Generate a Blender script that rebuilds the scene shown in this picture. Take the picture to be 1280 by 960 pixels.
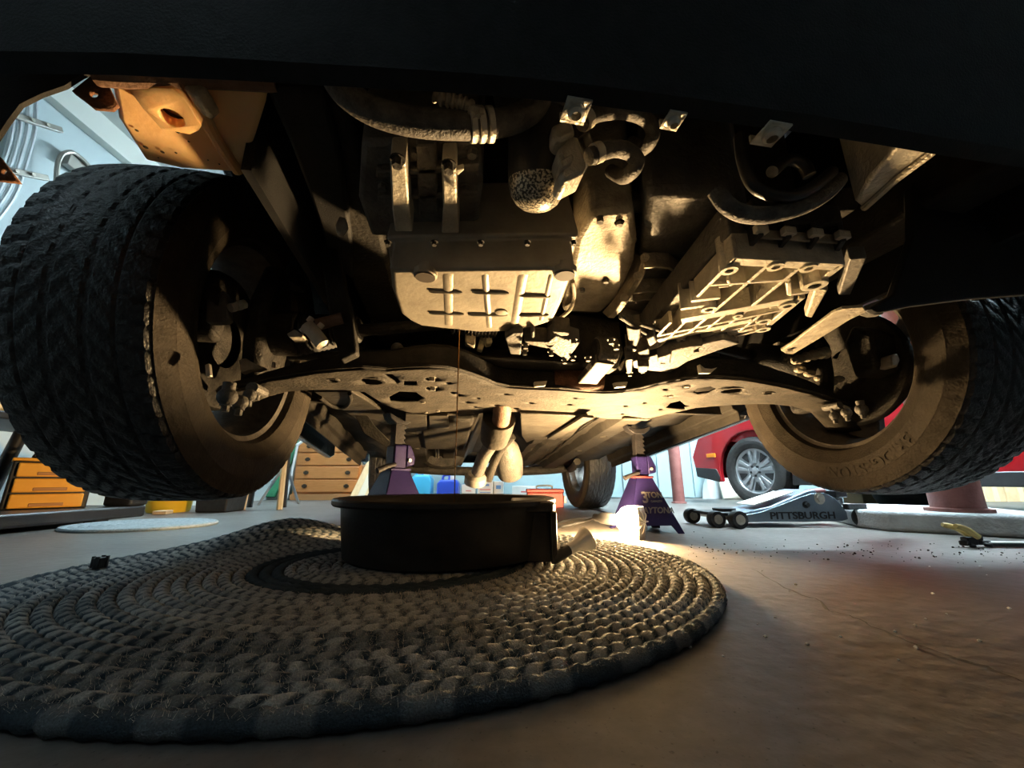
import bpy, bmesh, math, random
from mathutils import Vector, Matrix
random.seed(7)
for o in list(bpy.data.objects):
    bpy.data.objects.remove(o)
SC = bpy.context.scene
COL = SC.collection

# ------------------------------------------------------------------ camera
H = 0.19                       # the phone lies almost on the floor
PITCH = math.radians(14.2)
FPX = 482.0                    # ultra-wide lens, focal length for a 1280 px wide frame
cd = bpy.data.cameras.new('camera')
cd.sensor_width = 36.0
cd.lens = FPX / 1280 * 36.0
cd.clip_start = 0.01
cam = bpy.data.objects.new('camera', cd)
COL.objects.link(cam)
cam.location = (0, 0, H)
cam.rotation_euler = (math.radians(90) + PITCH, 0, 0)
SC.camera = cam

# ------------------------------------------------------------------ world, lights, exposure
w = bpy.data.worlds.new('world')
SC.world = w
w.use_nodes = True
w.node_tree.nodes['Background'].inputs[0].default_value = (0.60, 0.80, 1.0, 1)
w.node_tree.nodes['Background'].inputs[1].default_value = 0.05
vs = SC.view_settings
vs.view_transform = 'Standard'
vs.look = 'None'
vs.exposure = 0.0
vs.gamma = 1.0
vs.use_curve_mapping = False

BULB_STRENGTH = 4200.0
TUBE_STRENGTH = 420.0
COOL = (0.70, 0.90, 1.0)
WARM = (1.0, 0.66, 0.31)

# ------------------------------------------------------------------ frames of reference
CP, SP = math.cos(PITCH), math.sin(PITCH)
def ray(px, py):
    dx = (px - 640) / FPX
    dy = (480 - py) / FPX
    return Vector((dx, CP - dy * SP, dy * CP + SP))
CAM = Vector((0, 0, H))
YAW = math.radians(10)
U = Vector((math.cos(YAW), math.sin(YAW), 0))       # across the lifted car
V = Vector((-math.sin(YAW), math.cos(YAW), 0))      # towards the rear of the lifted car
M0 = Vector((0.1625, 0.825, 0))                     # mid front axle, on the floor
ZW = 0.47                                           # front wheel centre height
Z = Vector((0, 0, 1))
def car(u, v, z): return M0 + U * u + V * v + Z * z
def at_z(px, py, z):
    r = ray(px, py); return CAM + r * ((z - H) / r.z)
def at_y(px, py, y):
    r = ray(px, py); return CAM + r * (y / r.y)
def at_x(px, py, x):
    r = ray(px, py); return CAM + r * (x / r.x)
def at_v(px, py, v):
    r = ray(px, py); return CAM + r * ((v + (M0 - CAM).dot(V)) / r.dot(V))
def at_u(px, py, u):
    r = ray(px, py); return CAM + r * ((u + (M0 - CAM).dot(U)) / r.dot(U))
def carcoord(p):
    d = p - M0; return d.dot(U), d.dot(V), p.z

# ------------------------------------------------------------------ materials
MATS = {}
def mat(name, c1, c2=None, rough=0.6, metal=0.0, scale=20.0, bump=0.0, bscale=None, spread=(0.35, 0.65),
        emit=None, estr=0.0, spec=0.5, sss=0.0, trans=0.0, stretch=None, coat=0.0, detail=6.0):
    m = bpy.data.materials.new(name); MATS[name] = m
    m.use_nodes = True
    nt = m.node_tree; N = nt.nodes; L = nt.links
    b = N['Principled BSDF']
    b.inputs['Base Color'].default_value = (*c1, 1)
    b.inputs['Roughness'].default_value = rough
    b.inputs['Metallic'].default_value = metal
    b.inputs['Specular IOR Level'].default_value = spec
    b.inputs['Coat Weight'].default_value = coat
    if sss: 
        b.inputs['Subsurface Weight'].default_value = sss
        b.inputs['Subsurface Radius'].default_value = (0.05, 0.03, 0.015)
        b.inputs['Subsurface Scale'].default_value = 0.3
    if trans:
        b.inputs['Transmission Weight'].default_value = trans
    if emit:
        b.inputs['Emission Color'].default_value = (*emit, 1)
        b.inputs['Emission Strength'].default_value = estr
    if c2 or bump:
        tc = N.new('ShaderNodeTexCoord')
        src = tc.outputs['Object']
        if stretch:
            mp = N.new('ShaderNodeMapping'); mp.inputs['Scale'].default_value = stretch
            L.new(src, mp.inputs[0]); src = mp.outputs[0]
    if c2:
        n = N.new('ShaderNodeTexNoise'); n.inputs['Scale'].default_value = scale
        n.inputs['Detail'].default_value = detail; n.inputs['Roughness'].default_value = 0.62
        L.new(src, n.inputs['Vector'])
        r = N.new('ShaderNodeValToRGB')
        r.color_ramp.elements[0].position = spread[0]; r.color_ramp.elements[0].color = (*c1, 1)
        r.color_ramp.elements[1].position = spread[1]; r.color_ramp.elements[1].color = (*c2, 1)
        L.new(n.outputs['Fac'], r.inputs[0]); L.new(r.outputs[0], b.inputs['Base Color'])
    if bump:
        n2 = N.new('ShaderNodeTexNoise'); n2.inputs['Scale'].default_value = bscale or scale * 4
        n2.inputs['Detail'].default_value = 4
        L.new(src, n2.inputs['Vector'])
        bp = N.new('ShaderNodeBump'); bp.inputs['Strength'].default_value = bump
        bp.inputs['Distance'].default_value = 0.01
        L.new(n2.outputs['Fac'], bp.inputs['Height']); L.new(bp.outputs[0], b.inputs['Normal'])
    return m

mat('cast_alloy', (0.30, 0.26, 0.20), (0.52, 0.47, 0.37), 0.55, 0.25, 30, 0.35, 160)
mat('dimmed_alloy', (0.10, 0.09, 0.074), (0.19, 0.17, 0.14), 0.6, 0.2, 60, 0.3, 220, spec=0.3)  # alloy copy, colour darkened to offset the strong lamp light close by
mat('bright_alloy', (0.46, 0.42, 0.34), (0.66, 0.61, 0.50), 0.45, 0.35, 40, 0.25, 220)
mat('pan_alloy', (0.34, 0.30, 0.235), (0.50, 0.45, 0.36), 0.5, 0.3, 14, 0.10, 120)
mat('dark_iron', (0.022, 0.021, 0.02), (0.055, 0.05, 0.044), 0.6, 0.3, 26, 0.4, 140, spec=0.18)
mat('grey_case', (0.09, 0.086, 0.08), (0.18, 0.168, 0.148), 0.6, 0.3, 22, 0.35, 150)
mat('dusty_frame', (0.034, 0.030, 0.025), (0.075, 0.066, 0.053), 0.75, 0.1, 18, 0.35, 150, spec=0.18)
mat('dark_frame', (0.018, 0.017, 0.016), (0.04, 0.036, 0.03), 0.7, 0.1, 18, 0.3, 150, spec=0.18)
mat('floor_pan', (0.019, 0.0172, 0.015), (0.040, 0.036, 0.0305), 0.7, 0.15, 7, 0.25, 60, spec=0.18)
mat('heat_shield', (0.042, 0.038, 0.032), (0.072, 0.065, 0.054), 0.6, 0.3, 10, 0.3, 50, spec=0.18)
mat('rubber', (0.014, 0.0138, 0.0138), (0.032, 0.03, 0.028), 0.55, 0, 40, 0.35, 240)
mat('tread_rubber', (0.008, 0.0082, 0.009), (0.022, 0.022, 0.024), 0.38, 0, 55, 0.35, 190)
mat('sidewall_rubber', (0.026, 0.0215, 0.016), (0.05, 0.04, 0.029), 0.7, 0, 16, 0.25, 200, spec=0.18)
mat('hose_rubber', (0.05, 0.046, 0.042), (0.15, 0.135, 0.112), 0.6, 0, 60, 0.35, 300)
mat('bumper_plastic', (0.013, 0.013, 0.0135), (0.019, 0.019, 0.02), 0.6, 0, 60, 0.15, 500, spec=0.18)
mat('black_plastic', (0.014, 0.014, 0.015), (0.022, 0.022, 0.023), 0.42, 0, 30, 0.08, 300)
mat('tub_plastic', (0.016, 0.0155, 0.016), (0.03, 0.028, 0.027), 0.38, 0, 12, 0.08, 120, spec=0.18)
mat('reservoir_plastic', (0.86, 0.50, 0.22), (0.92, 0.58, 0.28), 0.45, 0, 9, 0.12, 60, sss=0.35)
mat('grime_and_hole_dark', (0.05, 0.035, 0.02), None, 0.7)
mat('wheel_alloy', (0.09, 0.082, 0.075), (0.17, 0.15, 0.13), 0.5, 0.5, 30, 0.2, 120)
mat('dust_shield', (0.02, 0.019, 0.018), (0.05, 0.046, 0.04), 0.6, 0.3, 30, 0.3, 140, spec=0.18)
mat('rust', (0.13, 0.055, 0.025), (0.26, 0.12, 0.06), 0.8, 0.1, 50, 0.4, 200)
mat('pipe_rust', (0.16, 0.085, 0.05), (0.25, 0.15, 0.10), 0.7, 0.2, 40, 0.3, 200)
mat('zinc', (0.5, 0.47, 0.4), (0.66, 0.62, 0.54), 0.35, 0.7, 60, 0.15, 250)
mat('body_paint', (0.02, 0.021, 0.024), None, 0.25, 0.2, coat=0.6)
mat('glass_dark', (0.01, 0.012, 0.014), None, 0.08, 0, spec=0.6)
mat('purple_paint', (0.011, 0.008, 0.045), (0.015, 0.010, 0.055), 0.38, 0.2, 30, 0.1, 200, spec=0.18)
mat('stand_print', (0.10, 0.095, 0.09), None, 0.6)
mat('stand_red', (0.12, 0.02, 0.02), None, 0.5)
mat('ratchet_steel', (0.010, 0.0095, 0.011), (0.022, 0.02, 0.02), 0.5, 0.3, 40, 0.2, 200, spec=0.2)
mat('jack_paint', (0.16, 0.21, 0.265), (0.20, 0.255, 0.31), 0.35, 0.3, 20, 0.06, 200)
mat('jack_print', (0.012, 0.014, 0.018), None, 0.5)
mat('jack_black', (0.02, 0.021, 0.023), (0.035, 0.036, 0.038), 0.5, 0.3, 30, 0.15, 200)
mat('red_paint', (0.38, 0.010, 0.016), None, 0.22, 0.1, coat=0.7)
mat('red_box', (0.40, 0.03, 0.03), (0.48, 0.05, 0.045), 0.4, 0.1, 20, 0.05, 100)
mat('red_post', (0.20, 0.065, 0.055), (0.27, 0.10, 0.085), 0.55, 0, 14, 0.15, 80)
mat('silver_hubcap', (0.42, 0.44, 0.46), None, 0.3, 0.4)
mat('amber', (0.75, 0.25, 0.02), None, 0.3)
mat('concrete_curb', (0.50, 0.53, 0.54), (0.72, 0.75, 0.76), 0.85, 0, 9, 0.5, 90)
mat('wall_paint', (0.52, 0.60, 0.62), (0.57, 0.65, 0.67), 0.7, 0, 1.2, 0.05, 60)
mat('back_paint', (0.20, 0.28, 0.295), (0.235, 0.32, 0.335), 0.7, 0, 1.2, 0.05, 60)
mat('ceiling_paint', (0.74, 0.76, 0.74), None, 0.8)
mat('trim_paint', (0.78, 0.78, 0.72), None, 0.6)
mat('front_paint', (0.10, 0.105, 0.11), None, 0.8)
mat('conduit', (0.62, 0.66, 0.68), (0.72, 0.75, 0.77), 0.35, 0.5, 20)
mat('strut_steel', (0.36, 0.34, 0.30), None, 0.45, 0.6)
mat('oak', (0.52, 0.19, 0.045), (0.62, 0.25, 0.07), 0.5, 0, 9, 0.08, 60, stretch=(1, 12, 12))
mat('oak_dark', (0.44, 0.20, 0.07), None, 0.5)
mat('brass_dark', (0.06, 0.045, 0.03), None, 0.4, 0.6)
mat('pine', (0.72, 0.54, 0.30), (0.80, 0.63, 0.38), 0.6, 0, 10, 0.05, 60, stretch=(8, 8, 1))
mat('drawer_yellow', (0.83, 0.38, 0.03), (0.88, 0.43, 0.05), 0.45, 0, 10, 0.05, 60)
mat('bucket_yellow', (0.86, 0.56, 0.03), None, 0.4)
mat('green_paint', (0.03, 0.20, 0.09), (0.045, 0.26, 0.12), 0.5, 0, 10)
mat('green_cloth', (0.05, 0.22, 0.03), (0.11, 0.36, 0.05), 0.9, 0, 40, 0.5, 100)
mat('blue_plastic', (0.02, 0.07, 0.55), None, 0.35)
mat('cyan_plastic', (0.05, 0.42, 0.75), None, 0.4)
mat('white_box', (0.78, 0.77, 0.72), (0.70, 0.69, 0.64), 0.7, 0, 8)
mat('blue_print', (0.10, 0.24, 0.52), None, 0.6)
mat('red_print', (0.6, 0.12, 0.10), None, 0.6)
mat('cardboard', (0.56, 0.40, 0.22), (0.66, 0.48, 0.28), 0.8, 0, 12)
mat('steel_leg', (0.42, 0.47, 0.52), None, 0.35, 0.6)
mat('grey_mat', (0.34, 0.42, 0.46), (0.55, 0.62, 0.65), 0.95, 0, 90, 0.6, 220)
mat('chrome', (0.82, 0.81, 0.79), None, 0.35, 0.6)
mat('lens', (0.9, 0.9, 0.88), None, 0.05, 0, trans=0.6)
mat('oil', (0.20, 0.10, 0.03), None, 0.15, 0, trans=0.3)
mat('clip_yellow', (0.62, 0.46, 0.16), (0.72, 0.56, 0.24), 0.5, 0, 20)
mat('handle_white', (0.75, 0.76, 0.74), None, 0.5)
mat('plastic_bag', (0.70, 0.76, 0.78), None, 0.35, 0, trans=0.35)
mat('crack', (0.035, 0.028, 0.022), None, 0.95)
mat('bulb_glow', (1, 0.8, 0.5), None, 0.4, emit=WARM, estr=BULB_STRENGTH)
mat('tube_glow', (1, 1, 1), None, 0.4, emit=COOL, estr=TUBE_STRENGTH)
mat('tube_glow_bright', (1, 1, 1), None, 0.4, emit=COOL, estr=TUBE_STRENGTH * 3.5)
mat('fill_tube_glow', (1, 1, 1), None, 0.4, emit=COOL, estr=TUBE_STRENGTH * 0.30)
mat('tube_glow_dim', (1, 1, 1), None, 0.4, emit=COOL, estr=TUBE_STRENGTH * 0.045)
mat('fixture_white', (0.8, 0.8, 0.8), None, 0.5)
mat('lamp_orange', (0.75, 0.22, 0.03), None, 0.5)
mat('cream_board', (0.78, 0.74, 0.62), None, 0.7)

def floor_material():
    m = bpy.data.materials.new('garage_concrete'); MATS['garage_concrete'] = m
    m.use_nodes = True; nt = m.node_tree; N = nt.nodes; L = nt.links
    b = N['Principled BSDF']; b.inputs['Roughness'].default_value = 0.46
    tc = N.new('ShaderNodeTexCoord')
    n1 = N.new('ShaderNodeTexNoise'); n1.inputs['Scale'].default_value = 2.3; n1.inputs['Detail'].default_value = 8
    n2 = N.new('ShaderNodeTexNoise'); n2.inputs['Scale'].default_value = 38; n2.inputs['Detail'].default_value = 6
    n3 = N.new('ShaderNodeTexNoise'); n3.inputs['Scale'].default_value = 220; n3.inputs['Detail'].default_value = 3
    for n in (n1, n2, n3): L.new(tc.outputs['Object'], n.inputs['Vector'])
    r1 = N.new('ShaderNodeValToRGB')
    r1.color_ramp.elements[0].position = 0.3; r1.color_ramp.elements[0].color = (0.098, 0.085, 0.074, 1)
    r1.color_ramp.elements[1].position = 0.72; r1.color_ramp.elements[1].color = (0.165, 0.150, 0.135, 1)
    L.new(n1.outputs['Fac'], r1.inputs[0])
    mx = N.new('ShaderNodeMix'); mx.data_type = 'RGBA'; mx.blend_type = 'OVERLAY'; mx.inputs[0].default_value = 0.45
    L.new(r1.outputs[0], mx.inputs[6]); L.new(n2.outputs['Fac'], mx.inputs[7])
    sp = N.new('ShaderNodeValToRGB')            # small dark grit and pits
    sp.color_ramp.elements[0].position = 0.27; sp.color_ramp.elements[0].color = (0.25, 0.22, 0.2, 1)
    sp.color_ramp.elements[1].position = 0.36; sp.color_ramp.elements[1].color = (1, 1, 1, 1)
    L.new(n3.outputs['Fac'], sp.inputs[0])
    m2 = N.new('ShaderNodeMix'); m2.data_type = 'RGBA'; m2.blend_type = 'MULTIPLY'; m2.inputs[0].default_value = 0.8
    L.new(mx.outputs[2], m2.inputs[6]); L.new(sp.outputs[0], m2.inputs[7])
    L.new(m2.outputs[2], b.inputs['Base Color'])
    bp = N.new('ShaderNodeBump'); bp.inputs['Strength'].default_value = 0.18; bp.inputs['Distance'].default_value = 0.01
    L.new(n2.outputs['Fac'], bp.inputs['Height']); L.new(bp.outputs[0], b.inputs['Normal'])
floor_material()

def filter_material():
    m = bpy.data.materials.new('filter_grit'); MATS['filter_grit'] = m
    m.use_nodes = True; nt = m.node_tree; N = nt.nodes; L = nt.links
    b = N['Principled BSDF']; b.inputs['Roughness'].default_value = 0.35; b.inputs['Metallic'].default_value = 0.3
    tc = N.new('ShaderNodeTexCoord')
    n = N.new('ShaderNodeTexNoise'); n.inputs['Scale'].default_value = 420; n.inputs['Detail'].default_value = 2
    L.new(tc.outputs['Object'], n.inputs['Vector'])
    r = N.new('ShaderNodeValToRGB')
    r.color_ramp.elements[0].position = 0.46; r.color_ramp.elements[0].color = (0.05, 0.045, 0.035, 1)
    r.color_ramp.elements[1].position = 0.56; r.color_ramp.elements[1].color = (0.7, 0.64, 0.5, 1)
    L.new(n.outputs['Fac'], r.inputs[0]); L.new(r.outputs[0], b.inputs['Base Color'])
filter_material()

def rug_material():
    m = bpy.data.materials.new('braided_yarn'); MATS['braided_yarn'] = m
    m.use_nodes = True; nt = m.node_tree; N = nt.nodes; L = nt.links
    b = N['Principled BSDF']; b.inputs['Roughness'].default_value = 0.95; b.inputs['Specular IOR Level'].default_value = 0.15
    a = N.new('ShaderNodeVertexColor'); a.layer_name = 'yarn'
    tc = N.new('ShaderNodeTexCoord')
    n = N.new('ShaderNodeTexNoise'); n.inputs['Scale'].default_value = 600; n.inputs['Detail'].default_value = 3
    L.new(tc.outputs['Object'], n.inputs['Vector'])
    mx = N.new('ShaderNodeMix'); mx.data_type = 'RGBA'; mx.blend_type = 'OVERLAY'; mx.inputs[0].default_value = 0.6
    L.new(a.outputs[0], mx.inputs[6]); L.new(n.outputs['Fac'], mx.inputs[7])
    L.new(mx.outputs[2], b.inputs['Base Color'])
    bp = N.new('ShaderNodeBump'); bp.inputs['Strength'].default_value = 0.7; bp.inputs['Distance'].default_value = 0.004
    L.new(n.outputs['Fac'], bp.inputs['Height']); L.new(bp.outputs[0], b.inputs['Normal'])
rug_material()

# ------------------------------------------------------------------ mesh helpers
def tag(o, label=None, cat=None, group=None, kind=None):
    if label: o['label'] = label
    if cat: o['category'] = cat
    if group: o['group'] = group
    if kind: o['kind'] = kind
    return o
def place(o, parent, origin):
    """origin in world; keeps the world position under a parent that is never rotated"""
    if parent is not None:
        o.parent = parent
        o.location = origin - WORLD[parent.name]
    else:
        o.location = origin
    WORLD[o.name] = Vector(origin)
WORLD = {}
def empty(name, loc):
    o = bpy.data.objects.new(name, None); COL.objects.link(o)
    o.empty_display_size = 0.1
    place(o, None, Vector(loc))
    return o
def frame(axis):
    a = Vector(axis).normalized()
    t = Vector((0, 0, 1)) if abs(a.z) < 0.9 else Vector((1, 0, 0))
    x = a.cross(t).normalized(); y = a.cross(x).normalized()
    return a, x, y
class MB:
    def __init__(s): s.v = []; s.f = []
    def add(s, vs, fs):
        k = len(s.v); s.v += [Vector(p) for p in vs]; s.f += [tuple(i + k for i in f) for f in fs]; return s
    def box(s, c, sx, sy, sz, X=(1, 0, 0), Y=(0, 1, 0), ZZ=(0, 0, 1)):
        c = Vector(c); X = Vector(X) * sx / 2; Y = Vector(Y) * sy / 2; Q = Vector(ZZ) * sz / 2
        p = [c + X * i + Y * j + Q * k for k in (-1, 1) for j in (-1, 1) for i in (-1, 1)]
        return s.add(p, [(0, 2, 3, 1), (4, 5, 7, 6), (0, 1, 5, 4), (2, 6, 7, 3), (0, 4, 6, 2), (1, 3, 7, 5)])
    def cbox(s, u, v, z, du, dv, dz):           # box in the lifted car's frame
        return s.box(car(u, v, z), du, dv, dz, U, V, Z)
    def extr(s, poly, vec):
        poly = [Vector(p) for p in poly]; n = len(poly); vec = Vector(vec)
        fs = [tuple(range(n))[::-1], tuple(range(n, 2 * n))] + [(i, (i + 1) % n, n + (i + 1) % n, n + i) for i in range(n)]
        return s.add(poly + [p + vec for p in poly], fs)
    def loft(s, rings, cap=True, closed=True):
        n = len(rings[0]); vs = [p for r in rings for p in r]; fs = []
        for j in range(len(rings) - 1):
            for i in range(n if closed else n - 1):
                k = (i + 1) % n
                fs.append((j * n + i, j * n + k, (j + 1) * n + k, (j + 1) * n + i))
        if cap and closed:
            fs.append(tuple(range(n))[::-1]); b = (len(rings) - 1) * n; fs.append(tuple(range(b, b + n)))
        return s.add(vs, fs)
    def lathe(s, prof, o, axis, n=32, cap=True, a0=0, a1=None):
        o = Vector(o); a, x, y = frame(axis); rings = []
        for r, h in prof:
            rings.append([o + a * h + (x * math.cos(2 * math.pi * i / n) + y * math.sin(2 * math.pi * i / n)) * r for i in range(n)])
        return s.loft(rings, cap)
    def cyl(s, p, q, r, n=16, r2=None):
        p = Vector(p); q = Vector(q); L = (q - p).length
        return s.lathe([(r, 0), (r2 if r2 is not None else r, L)], p, q - p, n)
    def tube(s, pts, r, n=10, cap=True):
        pts = [Vector(p) for p in pts]; rings = []
        prev = None
        for i, p in enumerate(pts):
            d = (pts[min(i + 1, len(pts) - 1)] - pts[max(i - 1, 0)]).normalized()
            if prev is None: _, x, y = frame(d)
            else:
                x = (prev - d * prev.dot(d)).normalized(); y = d.cross(x)
            prev = x
            rr = r[i] if isinstance(r, (list, tuple)) else r
            rings.append([p + (x * math.cos(2 * math.pi * k / n) + y * math.sin(2 * math.pi * k / n)) * rr for k in range(n)])
        return s.loft(rings, cap)
    def sheet(s, pts_rows):                     # open grid
        n = len(pts_rows[0]); vs = [p for r in pts_rows for p in r]
        return s.add(vs, [(j * n + i, j * n + i + 1, (j + 1) * n + i + 1, (j + 1) * n + i)
                          for j in range(len(pts_rows) - 1) for i in range(n - 1)])
    def sphere(s, c, r, n=16, m=10, sc=(1, 1, 1)):
        c = Vector(c)
        rings = [[c + Vector((math.cos(2 * math.pi * i / n) * math.sin(t) * r * sc[0], math.sin(2 * math.pi * i / n) * math.sin(t) * r * sc[1],
                  -math.cos(t) * r * sc[2])) for i in range(n)] for t in [math.pi * (k + 0.02) / (m + 0.04) for k in range(m + 1)]]
        return s.loft(rings)
    def build(s, name, material, parent=None, bevel=0.0, segs=2, solid=0.0, angle=35, origin=None, subsurf=0):
        me = bpy.data.meshes.new(name)
        if origin is None:
            lo = Vector([min(p[i] for p in s.v) for i in range(3)]); hi = Vector([max(p[i] for p in s.v) for i in range(3)])
            origin = (lo + hi) / 2
        me.from_pydata([p - origin for p in s.v], [], s.f)
        bm = bmesh.new(); bm.from_mesh(me); bmesh.ops.recalc_face_normals(bm, faces=bm.faces); bm.to_mesh(me); bm.free()
        for p in me.polygons: p.use_smooth = True
        me.set_sharp_from_angle(angle=math.radians(angle))
        me.materials.append(MATS[material])
        o = bpy.data.objects.new(name, me); COL.objects.link(o)
        place(o, parent, origin)
        if solid:
            md = o.modifiers.new('solid', 'SOLIDIFY'); md.thickness = solid; md.offset = 0
        if subsurf:
            md = o.modifiers.new('sub', 'SUBSURF'); md.levels = subsurf; md.render_levels = subsurf
        if bevel:
            md = o.modifiers.new('bevel', 'BEVEL'); md.width = bevel; md.segments = segs; md.limit_method = 'ANGLE'; md.angle_limit = math.radians(40)
            md.harden_normals = False
        return o
def spline(pts, k=6):
    """Catmull-Rom through points"""
    pts = [Vector(p) for p in pts]; out = []
    for i in range(len(pts) - 1):
        p0 = pts[max(i - 1, 0)]; p1 = pts[i]; p2 = pts[i + 1]; p3 = pts[min(i + 2, len(pts) - 1)]
        for j in range(k):
            t = j / k
            out.append(0.5 * ((2 * p1) + (p2 - p0) * t + (2 * p0 - 5 * p1 + 4 * p2 - p3) * t * t + (3 * p1 - p0 - 3 * p2 + p3) * t ** 3))
    out.append(pts[-1]); return out
def flat_fill(outer, holes):
    """2-D polygon with holes -> (verts2d, faces)"""
    cu = bpy.data.curves.new('tmp', 'CURVE'); cu.dimensions = '2D'; cu.fill_mode = 'FRONT'
    for ring in [outer] + list(holes):
        sp = cu.splines.new('POLY'); sp.points.add(len(ring) - 1)
        for p, q in zip(sp.points, ring): p.co = (q[0], q[1], 0, 1)
        sp.use_cyclic_u = True
    ob = bpy.data.objects.new('tmp', cu); COL.objects.link(ob)
    me = bpy.data.meshes.new_from_object(ob)
    vs = [(v.co.x, v.co.y) for v in me.vertices]; fs = [tuple(p.vertices) for p in me.polygons]
    bpy.data.objects.remove(ob); bpy.data.curves.remove(cu); bpy.data.meshes.remove(me)
    return vs, fs
def cut(vs2, fs, xs, axis=0):
    """slice a flat mesh at the given coordinates so that it can be bent"""
    bm = bmesh.new(); vv = [bm.verts.new((a, b, 0)) for a, b in vs2]
    for f in fs:
        try: bm.faces.new([vv[i] for i in f])
        except ValueError: pass
    for x in xs:
        co = (x, 0, 0) if axis == 0 else (0, x, 0); no = (1, 0, 0) if axis == 0 else (0, 1, 0)
        bmesh.ops.bisect_plane(bm, geom=bm.verts[:] + bm.edges[:] + bm.faces[:], plane_co=co, plane_no=no)
    bm.verts.index_update()
    out = [(v.co.x, v.co.y) for v in bm.verts]; of = [tuple(v.index for v in f.verts) for f in bm.faces]
    bm.free(); return out, of
def text_mesh(txt, size, extr=0.0, bold=0.0, align='CENTER', shear=0.0):
    cu = bpy.data.curves.new('tmp', 'FONT'); cu.body = txt; cu.size = size; cu.extrude = extr; cu.offset = bold
    cu.align_x = align; cu.align_y = 'CENTER'; cu.shear = shear; cu.resolution_u = 4
    ob = bpy.data.objects.new('tmp', cu); COL.objects.link(ob)
    me = bpy.data.meshes.new_from_object(ob)
    vs = [v.co.copy() for v in me.vertices]; fs = [tuple(p.vertices) for p in me.polygons]
    bpy.data.objects.remove(ob); bpy.data.curves.remove(cu); bpy.data.meshes.remove(me)
    return vs, fs
def ellipse(cx, cy, rx, ry, n=14, rot=0.0):
    return [(cx + rx * math.cos(a) * math.cos(rot) - ry * math.sin(a) * math.sin(rot),
             cy + rx * math.cos(a) * math.sin(rot) + ry * math.sin(a) * math.cos(rot)) for a in [2 * math.pi * i / n for i in range(n)]]
def belly(name, pix, z0, z1, material, parent, bevel=0.003, taper=None):
    """outline seen from below at height z0, running up to z1"""
    p = [at_z(x, y, z0) for x, y in pix]
    m = MB()
    if taper:
        c = sum(p, Vector()) / len(p)
        top = [Vector((c.x + (q.x - c.x) * taper, c.y + (q.y - c.y) * taper, z1)) for q in p]
        m.loft([p, top])
    else: m.extr(p, Z * (z1 - z0))
    return m.build(name, material, parent, bevel)
def face(name, pix, v, depth, material, parent, bevel=0.002):
    """outline in the plane across the car at v, running rearwards by depth"""
    return MB().extr([at_v(x, y, v) for x, y in pix], V * depth).build(name, material, parent, bevel)
def hose(name, pix, v, r, material, parent, n=12, k=6):
    pts = [at_v(x, y, vv) for (x, y), vv in zip(pix, v if isinstance(v, (list, tuple)) else [v] * len(pix))]
    return MB().tube(spline(pts, k), r, n).build(name, material, parent)
def bolts(pts, axis, r, h, material, parent, name='bolt'):
    for p in pts:
        b = MB(); hexbolt(b, p, axis, r, h); b.build(name, material, parent)
def hexbolt(m, p, axis, r, h):
    m.lathe([(r, 0), (r, h)], p, axis, 6); m.lathe([(r * 1.5, -h * 0.2), (r * 1.5, 0.0)], p, axis, 14)

# ================================================================== the room
XL, XR, YB, YF, ZC = -2.6, 6.0, 4.75, -3.0, 2.4
def struct(o): o['kind'] = 'structure'; return o
floor = struct(MB().box(((XL + XR) / 2, (YB + YF) / 2, -0.05), XR - XL + 0.4, YB - YF + 0.4, 0.1).build('floor', 'garage_concrete'))
struct(MB().box(((XL + XR) / 2, (YB + YF) / 2, ZC + 0.05), XR - XL + 0.4, YB - YF + 0.4, 0.1).build('ceiling', 'ceiling_paint'))
struct(MB().box((XL - 0.05, (YB + YF) / 2, ZC / 2), 0.1, YB - YF, ZC).build('wall_left', 'wall_paint'))
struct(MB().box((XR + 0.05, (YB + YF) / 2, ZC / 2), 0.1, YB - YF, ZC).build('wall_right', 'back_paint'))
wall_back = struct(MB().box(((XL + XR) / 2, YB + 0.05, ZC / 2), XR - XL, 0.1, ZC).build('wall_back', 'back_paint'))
struct(MB().box(((XL + XR) / 2, YF - 0.05, ZC / 2), XR - XL, 0.1, ZC).build('wall_front', 'front_paint'))
struct(MB().box((XL + 0.03, (YB + YF) / 2, ZC - 0.075), 0.06, YB - YF, 0.15).build('trim_1', 'trim_paint'))
# the boards of the rear wall beside the lifted car
for x0 in [0.9 + 0.42 * i for i in range(6)]:
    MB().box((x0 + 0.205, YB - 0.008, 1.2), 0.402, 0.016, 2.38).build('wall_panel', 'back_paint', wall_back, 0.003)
struct(MB().box((XR / 2 + 0.35, 2.15, ZC - 0.165), XR - 0.7, 0.04, 0.33).build('added_shade_board', 'trim_paint', None, 0.005))  # unseen board added to cut the tube light along a line on the floor

def tube_light(label, c, length, along, glow='tube_glow'):
    a = Vector(along); b = Vector((a.y, -a.x, 0))
    t = empty('ceiling_light', c)
    MB().box(Vector(c) - Z * 0.02, length, 0.16, 0.04, a, b).build('housing', 'fixture_white', t, 0.005)
    for s in (-1, 1):
        p = Vector(c) - Z * 0.06 + b * 0.045 * s
        MB().cyl(p - a * (length / 2 - 0.03), p + a * (length / 2 - 0.03), 0.013, 12).build('tube', glow, t)
        for e in (-1, 1):
            MB().box(p + a * e * (length / 2 - 0.02) + Z * 0.012, 0.018, 0.03, 0.05, a, b).build('end_socket', 'fixture_white', t)
    tag(t, label, 'light', 'fluorescent ceiling lights')
tube_light('bright fluorescent batten on the ceiling above the floor jack', (1.9, 2.27, ZC), 1.25, (1, 0, 0), 'tube_glow_bright')
tube_light('fluorescent batten on the ceiling above the red car', (3.3, 2.27, ZC), 1.25, (1, 0, 0), 'tube_glow_bright')
tube_light('fluorescent batten on the ceiling by the oak dresser', (-1.25, 3.5, ZC), 1.25, (1, 0, 0))

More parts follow.
